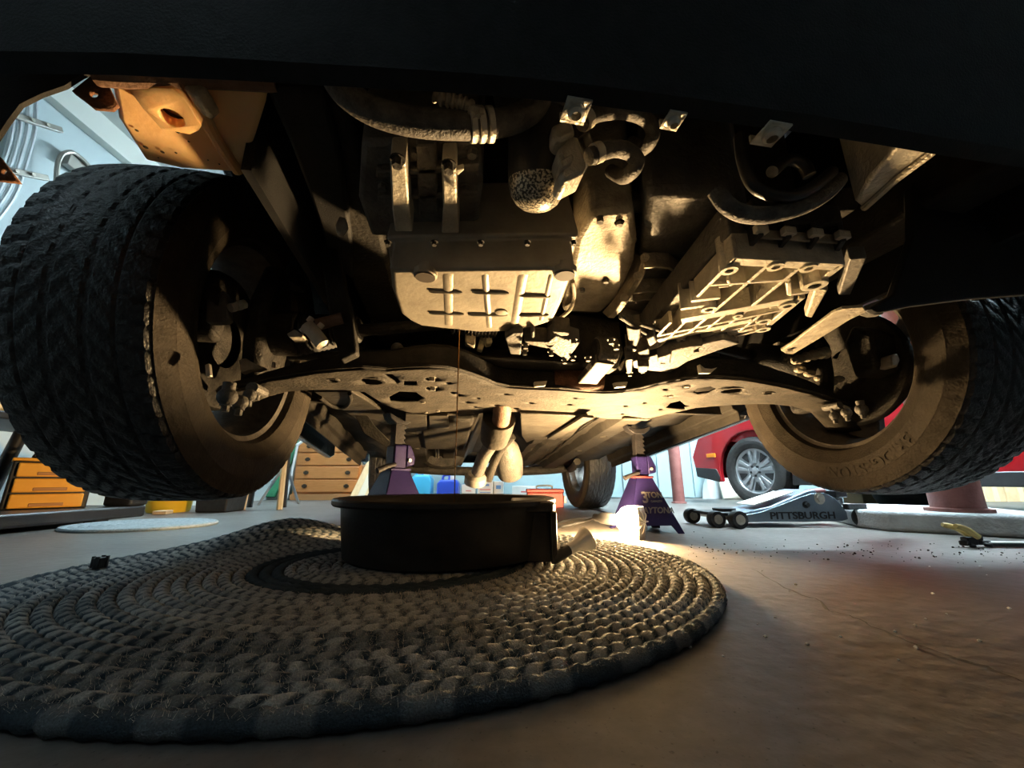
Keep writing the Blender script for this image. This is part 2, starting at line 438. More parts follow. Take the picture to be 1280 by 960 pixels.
tube_light('dim fluorescent batten on the ceiling ahead of the bumper', (-1.5, -0.7, ZC), 1.25, (0, 1, 0), 'tube_glow_dim')

tube_light('soft unseen fluorescent batten added on the ceiling as fill above the concrete kerb', (3.3, 0.9, ZC), 1.25, (1, 0, 0), 'fill_tube_glow')  # unseen tube added as weak fill for the kerb and jack fronts

# crack in the slab
crk = [(940, 712), (957, 720), (981, 734), (1012, 747), (1028, 753), (1038, 765), (1061, 769), (1081, 777), (1093, 785), (1126, 797), (1160, 811), (1196, 822), (1220, 828), (1255, 842), (1300, 860)]
pts = []
for i in range(len(crk) - 1):
    for j in range(3):
        t = j / 3; pts.append((crk[i][0] + (crk[i + 1][0] - crk[i][0]) * t + random.uniform(-2, 2), crk[i][1] + (crk[i + 1][1] - crk[i][1]) * t + random.uniform(-1.3, 1.3)))
rows = []
for i, (x, y) in enumerate(pts):
    p = at_z(x, y, 0.0006); q = at_z(pts[min(i + 1, len(pts) - 1)][0], pts[min(i + 1, len(pts) - 1)][1], 0.0006)
    d = (q - p) if i < len(pts) - 1 else Vector((1, 0, 0)); nn = Vector((-d.y, d.x, 0)).normalized()
    wd = random.uniform(0.0008, 0.0026) * (0.6 if i < 6 else 1)
    rows.append([p + nn * wd, p - nn * wd])
MB().sheet(rows).build('crack', 'crack', floor, origin=Vector((1, 0.7, 0)))
# grit swept along the edge of the bay
g = MB()
for i in range(170):
    x = random.uniform(860, 1280); y = random.gauss(690, 7) + (x - 1100) * 0.012
    p = at_z(x, y, 0); r = random.uniform(0.0006, 0.0022) * random.choice((1, 1, 1, 1.6))
    g.lathe([(r * 0.7, 0), (r, r * 0.6), (r * 0.4, r * 1.3)], p, (random.uniform(-.3, .3), random.uniform(-.3, .3), 1), 5)
gr = g.build('grit', 'crack'); tag(gr, 'scattered dark grit on the concrete floor in front of the floor jack', 'grit', kind='stuff')
g = MB()
for i in range(26):
    p = at_z(random.uniform(860, 1270), random.uniform(700, 830), 0); r = random.uniform(0.0012, 0.003)
    g.lathe([(r * 0.7, 0), (r, r * 0.5), (r * 0.3, r)], p, Z, 5)
gr = g.build('paint_flecks', 'handle_white'); tag(gr, 'tiny pale flecks on the brown concrete beside the crack', 'flecks', kind='stuff')

# raised kerb at the edge of the bay
k = MB()
a = [at_z(1076, 660, 0), at_z(1110, 664, 0), at_z(1400, 680, 0), at_z(1400, 680, 0) + Vector((0.3, 0.6, 0)), at_z(1076, 660, 0) + Vector((0.25, 0.62, 0))]
k.extr(a, Z * 0.075)
struct(k.build('curb', 'concrete_curb', None, 0.014, 3))
KT = 0.075
def red_post(label, base, r):
    m = MB(); m.cyl(base, (base[0], base[1], ZC), r, 28)
    t = m.build('support_post', 'red_post', None, origin=Vector(base)); tag(t, label, 'post', 'red steel posts')
    MB().lathe([(r * 1.25, 0), (r * 1.25, 0.012), (r, 0.016)], base, Z, 28).build('base_plate', 'red_post', t)
p = at_z(849, 629, 0); red_post('slim red round post in front of the pale back wall boards', (p.x, p.y, 0), 0.052)
p = at_z(1209, 640, KT); red_post('thick red round post standing on the concrete kerb', (p.x, p.y + 0.03, KT), 0.078)

# ---- things by the left wall
def conduit_run(label, pix, r, x, m='conduit'):
    t = MB().tube(spline([at_x(a, b, x) for a, b in pix], 6), r, 10).build('conduit', m)
    tag(t, label, 'pipe', 'conduits on the left wall'); return t
for i, lab in enumerate(('outermost thin metal conduit on the white wall, nearest the arch', 'second thin metal conduit on the white wall',
                         'third thin metal conduit on the white wall', 'innermost thin metal conduit on the white wall, towards the tyre')):
    o = 9.5 * i
    conduit_run(lab, [(16 + o, 128 - o * .2), (15 + o, 160), (6 + o * 1.0, 196), (-12 + o * 1.05, 236 + o * .3), (-40 + o, 270 + o * .5)], 0.009, XL + 0.03)
sb = empty('strut_bracket', at_x(42, 150, XL + 0.01)); tag(sb, 'steel strut channel clamping the conduits to the white wall', 'bracket')
for (x, y, w_) in ((36, 150, 0.05), (16, 214, 0.05)):
    c = at_x(x, y, XL + 0.05)
    MB().box(c, 0.03, 0.30, 0.03, (1, 0, 0), (0, 0.86, 0.5), (0, -0.5, 0.86)).build('channel', 'strut_steel', sb, 0.003)
    for e in (-0.07, 0.0, 0.07):
        MB().cyl(c + Vector((0.012, e * .86, e * .5)), c + Vector((0.026, e * .86, e * .5)), 0.009, 6).build('clamp_bolt', 'zinc', sb)
hk = empty('hose_hanger', at_x(90, 205, XL + 0.01)); tag(hk, 'bent wire hanger hooked on the white wall above the front tyre', 'hanger')
MB().tube(spline([at_x(a, b, XL + 0.06) for a, b in ((70, 228), (72, 206), (78, 193), (90, 190), (102, 198), (112, 208), (126, 220))], 5), 0.011, 8).build('wire_loop', 'strut_steel', hk)
MB().box(at_x(94, 206, XL + 0.03), 0.04, 0.10, 0.08).build('back_plate', 'strut_steel', hk, 0.004)

# light grey oval mat under the black stand
gm = MB()
cx, cy = -1.62, 1.80
n = 64
ring = lambda r, z: [Vector((cx + 0.27 * r * math.cos(2 * math.pi * i / n), cy + 0.24 * r * math.sin(2 * math.pi * i / n), z)) for i in range(n)]
rr = [ring(1.0, 0), ring(1.02, 0.006)]
for k_ in range(9):
    r0 = 1.0 - k_ * 0.11
    rr += [ring(r0, 0.012), ring(r0 - 0.05, 0.014), ring(r0 - 0.1, 0.010)]
gm.loft(rr)
tag(gm.build('oval_mat', 'grey_mat'), 'pale grey oval mat on the concrete beside the black stand', 'mat')

# black rolling stand carrying the yellow organiser
st = empty('tool_stand', (-2.14, 1.55, 0)); tag(st, 'black stand with a low platform under the yellow drawer organiser', 'stand')
MB().box((-2.16, 1.55, 0.045), 0.56, 1.06, 0.055).build('platform', 'black_plastic', st, 0.012, 3)
for p, q in (((-2.36, 1.80, 0.07), (-2.40, 1.92, 0.62)), ((-1.93, 1.20, 0.07), (-1.98, 1.30, 0.60)), ((-2.36, 1.20, 0.07), (-2.38, 1.24, 0.6))):
    MB().tube([p, q], 0.026, 12).build('upright', 'black_plastic', st)
for dx in (-0.22, 0.22):
    for dy in (-0.4, 0.4):
        MB().box((-2.16 + dx, 1.50 + dy, 0.010), 0.06, 0.06, 0.018).build('foot', 'jack_black', st, 0.004)
MB().box((-2.21, 1.56, 0.44), 0.50, 0.90, 0.03).build('shelf', 'black_plastic', st, 0.006)
# crate and cloth on the shelf
cr = empty('wooden_crate', at_x(-14, 500, -2.1)); tag(cr, 'small pine crate on the black stand at the photo edge', 'crate')
c0 = Vector((-2.16, 1.42, 0.455))
for k_ in range(2):
    MB().box(c0 + Vector((0.0, 0.13, 0.05 + 0.085 * k_)), 0.26, 0.014, 0.07).build('slat', 'pine', cr, 0.003)
    MB().box(c0 + Vector((0.0, -0.13, 0.05 + 0.085 * k_)), 0.26, 0.014, 0.07).build('slat', 'pine', cr, 0.003)
    MB().box(c0 + Vector((0.13, 0, 0.05 + 0.085 * k_)), 0.014, 0.26, 0.07).build('slat', 'pine', cr, 0.003)
MB().box(c0 + Vector((0, 0, 0.007)), 0.25, 0.25, 0.012).build('bottom', 'pine', cr)
gc = MB()
def lump(m, c, r, sc, seed, amp=0.15):
    rnd = random.Random(seed); n_, k_ = 18, 10
    ph = [rnd.uniform(0, 6.28) for _ in range(6)]
    rings = []
    for j in range(k_ + 1):
        t = math.pi * (j + 0.05) / (k_ + 0.1); ring_ = []
        for i in range(n_):
            a_ = 2 * math.pi * i / n_
            q = r * (1 + amp * (math.sin(3 * a_ + ph[0]) * math.sin(2 * t + ph[1]) + math.sin(5 * a_ + ph[2] + 3 * t) * .6))
            ring_.append(Vector(c) + Vector((math.cos(a_) * math.sin(t) * q * sc[0], math.sin(a_) * math.sin(t) * q * sc[1], -math.cos(t) * r * sc[2])))
        rings.append(ring_)
    m.loft(rings)
lump(gc, (-2.09, 1.70, 0.482), 0.085, (1.0, 1.2, 0.30), 3)
tag(gc.build('green_cloth', 'green_cloth'), 'crumpled green cloth on the black stand shelf', 'cloth')

# yellow three-drawer organiser
og = empty('drawer_organiser', (-2.18, 1.70, 0.073)); tag(og, 'yellow and black three-drawer tool organiser on the black platform', 'organiser')
ang = math.radians(-38); fx = Vector((math.cos(ang + math.pi / 2), math.sin(ang + math.pi / 2), 0)); fn = Vector((math.cos(ang), math.sin(ang), 0))
oc = at_z(62, 636, 0.073); oc = Vector((oc.x, oc.y, 0.073)) - fn * 0.10 - fx * 0.015
OW, OD, OH = 0.25, 0.2, 0.205
MB().box(oc + Z * OH / 2, OW, OD, OH, fx, fn).build('case', 'jack_black', og, 0.006)
for k_ in range(3):
    c = oc + fn * (OD / 2 + 0.004) + Z * (0.035 + k_ * 0.066)
    d = MB().box(c, OW - 0.035, 0.022, 0.059, fx, fn).build('drawer', 'drawer_yellow', og, 0.005)
    MB().box(c + fn * 0.012 - Z * 0.016, 0.10, 0.006, 0.014, fx, fn).build('finger_slot', 'oak_dark', d, 0.002)
MB().box(oc + Z * (OH + 0.006), OW + 0.008, OD + 0.02, 0.014, fx, fn).build('lid', 'drawer_yellow', og, 0.004)
MB().tube(spline([oc + fx * x + Z * z + fn * 0.02 for x, z in ((-0.07, OH + 0.01), (-0.06, OH + 0.035), (0, OH + 0.04), (0.06, OH + 0.035), (0.07, OH + 0.01))], 4), 0.008, 8).build('carry_handle', 'jack_black', og)

# dark power-tool case on the platform
tc_ = empty('tool_case', (-2.02, 1.88, 0.073)); tag(tc_, 'dark grey tool case standing right of the yellow organiser', 'case')
c = Vector((-1.95, 1.955, 0.073))
MB().box((c.x, c.y + 0.08, 0.073 + 0.085), 0.14, 0.10, 0.17).build('body', 'jack_black', tc_, 0.012, 3)
MB().box((c.x, c.y + 0.026, 0.073 + 0.09), 0.11, 0.012, 0.11).build('front_panel', 'dark_iron', tc_, 0.006)
for s in (-1, 1): MB().box((c.x + 0.04 * s, c.y + 0.022, 0.073 + 0.125), 0.024, 0.02, 0.034).build('latch', 'black_plastic', tc_, 0.003)
MB().tube(spline([Vector((c.x + x, c.y + 0.08, 0.073 + z)) for x, z in ((-0.05, 0.165), (-0.04, 0.2), (0.04, 0.2), (0.05, 0.165))], 4), 0.009, 8).build('handle', 'black_plastic', tc_)

# yellow bucket
b0 = at_z(187, 642, 0); b0.y += 0.13
bk = empty('bucket', (b0.x, b0.y, 0)); tag(bk, 'yellow plastic bucket on the floor behind the front tyre', 'bucket')
MB().lathe([(0.0, 0.004), (0.105, 0.0), (0.112, 0.01), (0.135, 0.26), (0.142, 0.262), (0.142, 0.285), (0.132, 0.285), (0.108, 0.02), (0.0, 0.016)], (b0.x, b0.y, 0), Z, 36, cap=False).build('pail', 'bucket_yellow', bk)
MB().tube([Vector((b0.x + 0.145 * math.cos(a_), b0.y - 0.07 * math.sin(a_), 0.27 - 0.11 * math.sin(a_))) for a_ in [math.pi * i / 14 for i in range(15)]], 0.004, 6).build('bail_handle', 'steel_leg', bk)
# offcut of cardboard on the floor in front of the bucket
c = at_z(203, 643, 0)
tag(MB().box((c.x, c.y, 0.012), 0.07, 0.09, 0.02, (0.9, 0.3, 0), (-0.3, 0.9, 0)).build('cardboard_scrap', 'cardboard', None, 0.002), 'scrap of folded cardboard beside the yellow bucket', 'cardboard')
# black tote
c = at_z(259, 641, 0); c.y += 0.11
tb = empty('storage_tote', (c.x, c.y, 0)); tag(tb, 'small black storage tote with a lid behind the front tyre', 'tote')
MB().loft([[Vector((c.x + a_ * sx, c.y + b_ * sx * 0.9, z_)) for a_, b_ in ((-.105, -.11), (.105, -.11), (.105, .11), (-.105, .11))] for sx, z_ in ((0.92, 0.0), (1.0, 0.14))]).build('tub', 'jack_black', tb, 0.01, 3)
MB().box((c.x, c.y, 0.15), 0.23, 0.22, 0.02).build('lid', 'black_plastic', tb, 0.005)
for s in (-1, 1): MB().box((c.x + s * 0.06, c.y - 0.103, 0.10), 0.03, 0.012, 0.04).build('latch', 'dark_iron', tb, 0.003)
# sawhorse with timber and steel legs
c = at_z(312, 637, 0)
sh = empty('sawhorse', (c.x, c.y, 0)); tag(sh, 'wooden sawhorse with splayed legs left of the oak dresser', 'sawhorse')
MB().box((c.x + .04, c.y + 0.1, 0.56), 0.50, 0.09, 0.09).build('top_rail', 'pine', sh, 0.005)
for sx in (-0.10, 0.16):
    for sy, e in ((-0.02, -0.05), (0.24, 0.1)):
        MB().tube([Vector((c.x + sx + 0.06 * (1 if sy < 0 else -1), c.y + sy, 0.0)), Vector((c.x + sx * 0.8 + 0.02, c.y + 0.1 + (e - 0.1) * 0.2, 0.54))], 0.019, 6).build('leg', 'pine' if sy < 0 else 'jack_black', sh)
# chrome tripod leg (light stand)
c = at_z(345, 634, 0)
ls = empty('tripod_stand', (c.x, c.y, 0)); tag(ls, 'steel tripod stand on the floor beside the green ladder', 'stand')
top = Vector((c.x - 0.03, c.y + 0.1, 0.75))
MB().cyl((top.x, top.y, 0.10), top, 0.012, 10).build('mast', 'steel_leg', ls)
for dx, dy in ((0.10, -0.12), (-0.16, -0.02), (0.04, 0.2)):
    MB().tube([top - Z * 0.42, Vector((top.x + dx, top.y + dy, 0.012))], 0.0105, 8).build('leg', 'steel_leg', ls)
# green fibreglass ladder lying against the wall
gl = empty('green_ladder', (-2.35, 4.3, 0)); tag(gl, 'green fibreglass ladder leaning beside the oak dresser', 'ladder')
pA, pB = at_y(338, 622, 4.25), at_y(384, 530, 4.5)
pA.z = 0.03
pC = pA + Vector((-0.30, 0.05, 0)); pD = pB + Vector((-0.30, 0.05, 0))
for p, q in ((pA, pB), (pC, pD)):
    d = (q - p); MB().box((p + q) / 2, 0.09, 0.035, d.length, Vector((1, 0, 0)), d.normalized().cross(Vector((1, 0, 0))), d.normalized()).build('rail', 'green_paint', gl, 0.004)
for i in range(1, 5):
    t = i / 5; MB().cyl(pA.lerp(pB, t), pC.lerp(pD, t), 0.016, 10).build('rung', 'steel_leg', gl)
pA, pB = at_y(372, 556, 4.1), at_y(408, 531, 4.18)
cv = empty('curtain_rod', pA); tag(cv, 'white rod poking up in front of the oak dresser corner', 'rod')
MB().cyl(Vector((pA.x - 0.03, pA.y - 0.02, 0.0)), pA, 0.012, 10).build('lower_tube', 'handle_white', cv)
MB().cyl(pA, pB, 0.016, 10).build('upper_tube', 'handle_white', cv)
MB().sphere(pA, 0.017).build('elbow', 'handle_white', cv)

# ---- oak dresser
yd = 4.22
dl, dr_ = at_y(363, 625, yd), at_y(448, 625, yd)
dx0, dx1 = dl.x, dr_.x; DW = dx1 - dx0; DH = at_y(405, 533, yd).z
dc = (dx0 + dx1) / 2
dsr = empty('oak_dresser', (dc, yd, 0)); tag(dsr, 'honey oak chest of drawers with dark batwing pulls by the back wall', 'dresser')
MB().box((dc, yd + 0.21, DH / 2), DW, 0.40, DH).build('carcass', 'oak', dsr, 0.004)
MB().box((dc, yd + 0.20, DH + 0.012), DW + 0.03, 0.45, 0.026).build('top', 'oak', dsr, 0.006)
MB().box((dc, yd - 0.0, 0.03), DW + 0.01, 0.03, 0.06).build('plinth', 'oak_dark', dsr, 0.003)
def pull(p, par):
    o = MB().box(p, 0.055, 0.006, 0.024).box(p + Vector((0, -0.001, 0)), 0.03, 0.007, 0.040).build('back_plate', 'brass_dark', par, 0.002)
    return o
rows_ = 5; z0 = 0.075; rh = (DH - z0 - 0.01) / 5.0
for r in range(5):
    hh = rh - 0.012; zc = z0 + rh * r + rh / 2
    if r < 4:
        d = MB().box((dc, yd - 0.004, zc), DW - 0.05, 0.022, hh).build('drawer', 'oak', dsr, 0.006)
        for s in (-1, 1): pull(Vector((dc + s * DW * 0.31, yd - 0.018, zc)), d)
    else:
        for s in (-1, 1):
            d = MB().box((dc + s * (DW - 0.05) / 4, yd - 0.004, zc), (DW - 0.06) / 2, 0.022, hh).build('drawer', 'oak', dsr, 0.006)
            pull(Vector((dc + s * (DW - 0.05) / 4, yd - 0.018, zc)), d)
bb = empty('blue_bin', (dc + 0.08, yd + 0.2, DH + 0.025)); tag(bb, 'blue plastic bin standing on top of the oak dresser', 'bin')
MB().loft([[Vector((dc + 0.10 + a_ * q, yd + 0.2 + b_ * q, DH + 0.025 + z_)) for a_, b_ in ((-.16, -.13), (.16, -.13), (.16, .13), (-.16, .13))] for q, z_ in ((0.9, 0), (1.0, 0.2))]).build('tub', 'blue_plastic', bb, 0.01)
MB().box((dc + 0.10, yd + 0.2, DH + 0.235), 0.34, 0.28, 0.02).build('rim', 'blue_plastic', bb, 0.006)

# planks leaning by the dresser
for i, (x0, x1, lab, mt) in enumerate(((441, 466, 'pale pine plank leaning, the one nearest the oak dresser', 'pine'), (450, 474, 'middle pine plank of the three leaning by the dresser', 'cream_board'), (459, 481, 'pine plank leaning farthest from the oak dresser', 'pine'))):
    yy = 4.15 - 0.03 * i
    p = at_y(x0, 624, yy); p.z = 0.0; q = at_y(x1, 560, yy); e = (q - p).normalized(); q = p + e * 1.25 + Vector((0, 0.35, 0)); e = (q - p).normalized()
    s = e.cross(Vector((0, 1, 0))).normalized()
    ob = MB().box((p + q) / 2 + Z * 0.02, 0.07, 0.02, (q - p).length, s, e.cross(s), e).build('plank', mt, None, 0.002)
    tag(ob, lab, 'plank', 'planks leaning by the dresser')

# ---- clutter by the back wall seen under the car
def jug(name, label, px0, px1, y, h, m):
    a_, b_ = at_y(px0, 620, y), at_y(px1, 620, y); cx_ = (a_.x + b_.x) / 2; w_ = b_.x - a_.x
    t = empty(name, (cx_, y, 0)); tag(t, label, 'container')
    MB().loft([[Vector((cx_ + p * w_ * q, y + r_ * w_ * q, z_)) for p, r_ in ((-.5, -.35), (.5, -.35), (.5, .35), (-.5, .35))] for q, z_ in ((0.96, 0), (1, 0.02), (1, h * 0.8), (0.75, h))]).build('body', m, t, 0.015, 3)
    MB().lathe([(0.03, 0), (0.03, 0.04), (0.0, 0.04)], (cx_ + w_ * 0.18, y, h - 0.002), Z, 16).build('cap', 'handle_white', t)
    MB().tube(spline([Vector((cx_ - w_ * 0.3, y, h - 0.01)), Vector((cx_ - w_ * 0.25, y, h + 0.04)), Vector((cx_, y, h + 0.045)), Vector((cx_ + 0.0, y, h - 0.01))], 4), 0.012, 8).build('handle', m, t)
jug('water_jug', 'sky blue jug by the back wall beside the planks', 514, 540, 4.3, 0.26, 'cyan_plastic')
jug('fuel_jug', 'royal blue jug by the back wall behind the drain tub', 547, 574, 4.25, 0.21, 'blue_plastic')
def carton(label, px0, px1, pyt, y, marks):
    a_, b_ = at_y(px0, 620, y), at_y(px1, 620, y); h = at_y((px0 + px1) / 2, pyt, y).z; cx_ = (a_.x + b_.x) / 2; w_ = b_.x - a_.x
    t = empty('white_carton', (cx_, y, 0)); tag(t, label, 'box')
    MB().box((cx_, y + 0.1, h / 2), w_, 0.2, h).build('carton', 'white_box', t, 0.003)
    MB().box((cx_, y + 0.1, h + 0.002), w_ * 0.98, 0.19, 0.004).build('flap', 'white_box', t, 0.001)
    for i, (u0, v0, w2, h2, mm) in enumerate(marks):
        MB().box((cx_ + u0 * w_, y - 0.0015, v0 * h), w2 * w_, 0.003, h2 * h).build('printed_patch', mm, t)
carton('white carton with blue print by the back wall', 597, 616, 601, 4.2, ((0, .78, .5, .10, 'blue_print'), (0, .55, .7, .04, 'red_print'), (0, .4, .7, .04, 'blue_print')))
carton('smaller white carton with a blue square by the back wall', 617, 629, 602, 4.25, ((0, .7, .5, .2, 'blue_print'),))
carton('plain white carton behind the drain tub by the back wall', 577, 594, 606, 4.3, ((0, .6, .4, .05, 'red_print'),))
carton('low white carton beside the rear tyre at the back wall', 640, 672, 608, 4.3, ((0, .6, .3, .1, 'red_print'),))

# plastic bag and boards leaning on the pale wall
a_ = at_y(895, 625, 4.6)
bagm = MB(); rings = []
for j in range(9):
    t = j / 8; z_ = 0.62 * t; r_ = 0.11 * (1.1 - 0.55 * t) + 0.02 * math.sin(7 * t)
    rings.append([Vector((a_.x + 0.05 * t + r_ * math.cos(q) * (1 + 0.18 * math.sin(3 * q + 5 * t)), 4.62 + 0.5 * r_ * math.sin(q), z_)) for q in [2 * math.pi * i / 20 for i in range(20)]])
bagm.loft(rings)
bg = bagm.build('plastic_bag', 'plastic_bag'); tag(bg, 'crumpled clear plastic bag against the pale back wall', 'bag')
c = at_y(922, 628, 4.45)
cb = MB().box((c.x, 4.45, 0.16), 0.34, 0.03, 0.32, (1, 0, 0), (0, 0.97, -0.24), (0, 0.24, 0.97)).build('cream_panel', 'cream_board', None, 0.004)
tag(cb, 'cream board leaning low on the pale wall behind the red car', 'board')
# cardboard cartons beyond the kerb
for i, (px0, px1, lab) in enumerate(((1236, 1262, 'brown cardboard box nearest the thick red post'), (1262, 1300, 'brown cardboard box at the far right under the red car'))):
    y_ = 3.9
    p, q = at_y(px0, 632, y_), at_y(px1, 632, y_)
    t = empty('cardboard_box', ((p.x + q.x) / 2, y_, 0)); tag(t, lab, 'box', 'cardboard boxes beyond the kerb')
    hh = 0.30 - 0.03 * i
    MB().box(((p.x + q.x) / 2, y_ + 0.15, hh / 2), q.x - p.x - 0.02, 0.3, hh).build('carton', 'cardboard', t, 0.004)
    MB().box(((p.x + q.x) / 2, y_ - 0.001, hh * 0.5), 0.05, 0.004, hh * 0.98).build('tape', 'pine', t)
c = at_y(1090, 632, 3.4)
tag(MB().box((c.x, 3.4, 0.05), 0.3, 0.2, 0.10).build('brick_block', 'cardboard', None, 0.008), 'tan block on the floor behind the floor jack', 'block')

# ================================================================== the lifted car
CAR = empty('car', car(0, 1.2, 0))
tag(CAR, 'dark car raised on two jack stands, seen from under its front bumper', 'car')
SL = 0.115
def zs(v): return 0.455 - SL * (v - 0.45)         # underside line, falls towards the rear axle

# ---- wheels -------------------------------------------------------
def tyre_mesh(c, ax, R, W, rb, n=300, lug=5, seed=1):
    ax = Vector(ax).normalized(); y = Z - ax * Z.dot(ax); y.normalize(); x = y.cross(ax)
    hw = W / 2; D = R - rb
    side = [(0.74, 0.0), (0.90, 0.05), (0.985, 0.16), (1.03, 0.30), (1.045, 0.32), (1.06, 0.48), (1.05, 0.64), (1.035, 0.66), (1.0, 0.80), (0.985, 0.82), (0.955, 0.90)]
    prof = [(-a * hw, rb + D * q, 0) for a, q in side]
    K = 46
    for k in range(K + 1):
        s = -0.93 + 1.86 * k / K
        prof.append((s * hw, R - 0.0075 * abs(s) ** 3 - (0.006 if abs(s) > 0.9 else 0), 1))
    prof += [(a * hw, rb + D * q, 0) for a, q in side[::-1]]
    rings = []
    for i in range(n):
        th = 2 * math.pi * i / n; ring_ = []
        d = x * math.cos(th) + y * math.sin(th)
        for (a, r, t) in prof:
            if t:
                s = a / hw
                g = min(abs(abs(s) - 0.22), abs(abs(s) - 0.58))
                if g < 0.026: r -= 0.0026
                elif abs(s) > 0.6:
                    if (i + int(abs(s) * 4)) % lug < 1: r -= 0.0038
                elif abs(s) > 0.22:
                    if (i + int(s * 22 * (1 if s > 0 else -1))) % lug < 1: r -= 0.003
                else:
                    if (i + int(abs(s) * 30)) % lug < 1: r -= 0.003
            elif r > R - D * 0.21 and (i + 3) % lug < 1: a *= 0.99; r -= 0.0012
            ring_.append(Vector(c) + ax * a + d * r)
        rings.append(ring_)
    m = MB(); nn = len(prof)
    m.v = [p for r in rings for p in r]
    m.f = [(i * nn + j, i * nn + j + 1, ((i + 1) % n) * nn + j + 1, ((i + 1) % n) * nn + j) for i in range(n) for j in range(nn - 1)]
    return m, x, y
def two_tone(o, c, ax, R, W):
    """tread faces get the tread rubber, the sidewall keeps the dusty one"""
    me = o.data; me.materials.append(MATS['tread_rubber'])
    ax = Vector(ax).normalized(); off = WORLD[o.name] - Vector(c)
    for p in me.polygons:
        q = p.center + off; a = q.dot(ax); r = (q - ax * a).length
        if r > R - 0.03 and abs(a) < W * 0.475: p.material_index = 1
def wheel(c, ax, R, W, rb, n=300, lettering=None, spokes=5, spin=0.3, detail=True):
    c = Vector(c); ax = Vector(ax).normalized(); hw = W / 2
    m = MB()
    m.lathe([(rb + 0.012, -hw * 0.80), (rb + 0.014, -hw * 0.76), (rb - 0.002, -hw * 0.74), (rb - 0.004, -hw * 0.45), (rb - 0.018, -hw * 0.3), (rb - 0.022, hw * 0.5), (rb - 0.004, hw * 0.7), (rb + 0.012, hw * 0.8),
             (rb + 0.004, hw * 0.8), (rb - 0.012, hw * 0.66), (rb - 0.030, hw * 0.48), (rb - 0.026, -hw * 0.3), (rb - 0.012, -hw * 0.47), (rb - 0.01, -hw * 0.72), (rb + 0.012, -hw * 0.80)], c, ax, 72, cap=False)
    wh = m.build('wheel', 'wheel_alloy', CAR, origin=c)
    t, x, y = tyre_mesh(c, ax, R, W, rb, n)
    to = t.build('tire', 'sidewall_rubber', wh, angle=28, origin=c); two_tone(to, c, ax, R, W)
    for k in range(spokes):
        a0 = spin + 2 * math.pi * k / spokes
        d = x * math.cos(a0) + y * math.sin(a0); e = ax.cross(d)
        rings = []
        for r, wd, dp, off in ((0.035, 0.05, 0.03, 0.055), (0.09, 0.036, 0.026, 0.062), (0.15, 0.058, 0.024, 0.06), (rb - 0.024, 0.10, 0.03, 0.045)):
            o_ = c + d * r + ax * off
            rings.append([o_ + e * wd / 2 * sx + ax * dp / 2 * sz for sx, sz in ((-1, -1), (1, -1), (1, 1), (-1, 1))])
        MB().loft(rings).build('spoke', 'wheel_alloy', wh, 0.005)
    MB().lathe([(0.0, 0.03), (0.06, 0.03), (0.07, 0.045), (0.07, 0.08), (0.0, 0.085)], c, ax, 32, cap=False).build('hub_cap', 'wheel_alloy', wh)
    if detail:
        MB().lathe([(0.04, -0.004), (0.142, -0.004), (0.142, 0.018), (0.04, 0.018)], c, ax, 48).build('brake_disc', 'dark_iron', wh, 0.002)
        m = MB(); rr = []
        for i in range(41):                         # dust shield, open towards the caliper
            a0 = 0.5 + 2 * math.pi * 0.80 * i / 40; d = x * math.cos(a0) + y * math.sin(a0)
            rr.append([c + d * 0.06 - ax * 0.022, c + d * 0.15 - ax * 0.020, c + d * 0.156 - ax * 0.008])
        m.sheet(rr).build('dust_shield', 'dust_shield', wh, solid=0.002)
    if lettering:
        txt, r_, size, a_start, sgn = lettering
        vs_, fs_ = text_mesh(txt, size, 0.0018, 0.0004, 'LEFT')
        out = []
        q0 = hw * 1.056
        for p in vs_:
            ang = a_start - sgn * p.x / r_
            d = x * math.cos(ang) + y * math.sin(ang)
            rr_ = r_ + p.y
            bulge = hw * (1.055 - 1.3 * ((rr_ - rb) / (R - rb) - 0.5) ** 2)
            out.append(c + d * rr_ - ax * (bulge + 0.0006 + p.z))
        MB().add(out, fs_).build('lettering', 'sidewall_rubber', wh)
    return wh
RT, WT, RB = 0.345, 0.215, 0.221
VA = 0.11                                           # axle line, measured from M0
ZW = 0.497
LW = car(-0.82, VA + 0.03, ZW); RW = car(0.835, VA - 0.03, ZW)
LAX = Vector((-math.cos(.154), -math.sin(.154), 0)); RAX = Vector((math.cos(.093), math.sin(.093), 0))
wheel(LW, LAX, RT, WT, RB, spin=0.9)
wheel(RW, RAX, 0.34, WT, RB, lettering=('BRIDGESTONE', 0.283, 0.040, -2.32, -1), spin=-0.035)
VR = 2.05
for s in (-1, 1):
    wheel(car(0.765 if s > 0 else -0.645, VR, 0.325), U * s, 0.325, 0.205, 0.21, n=160, detail=False, spin=0.2)

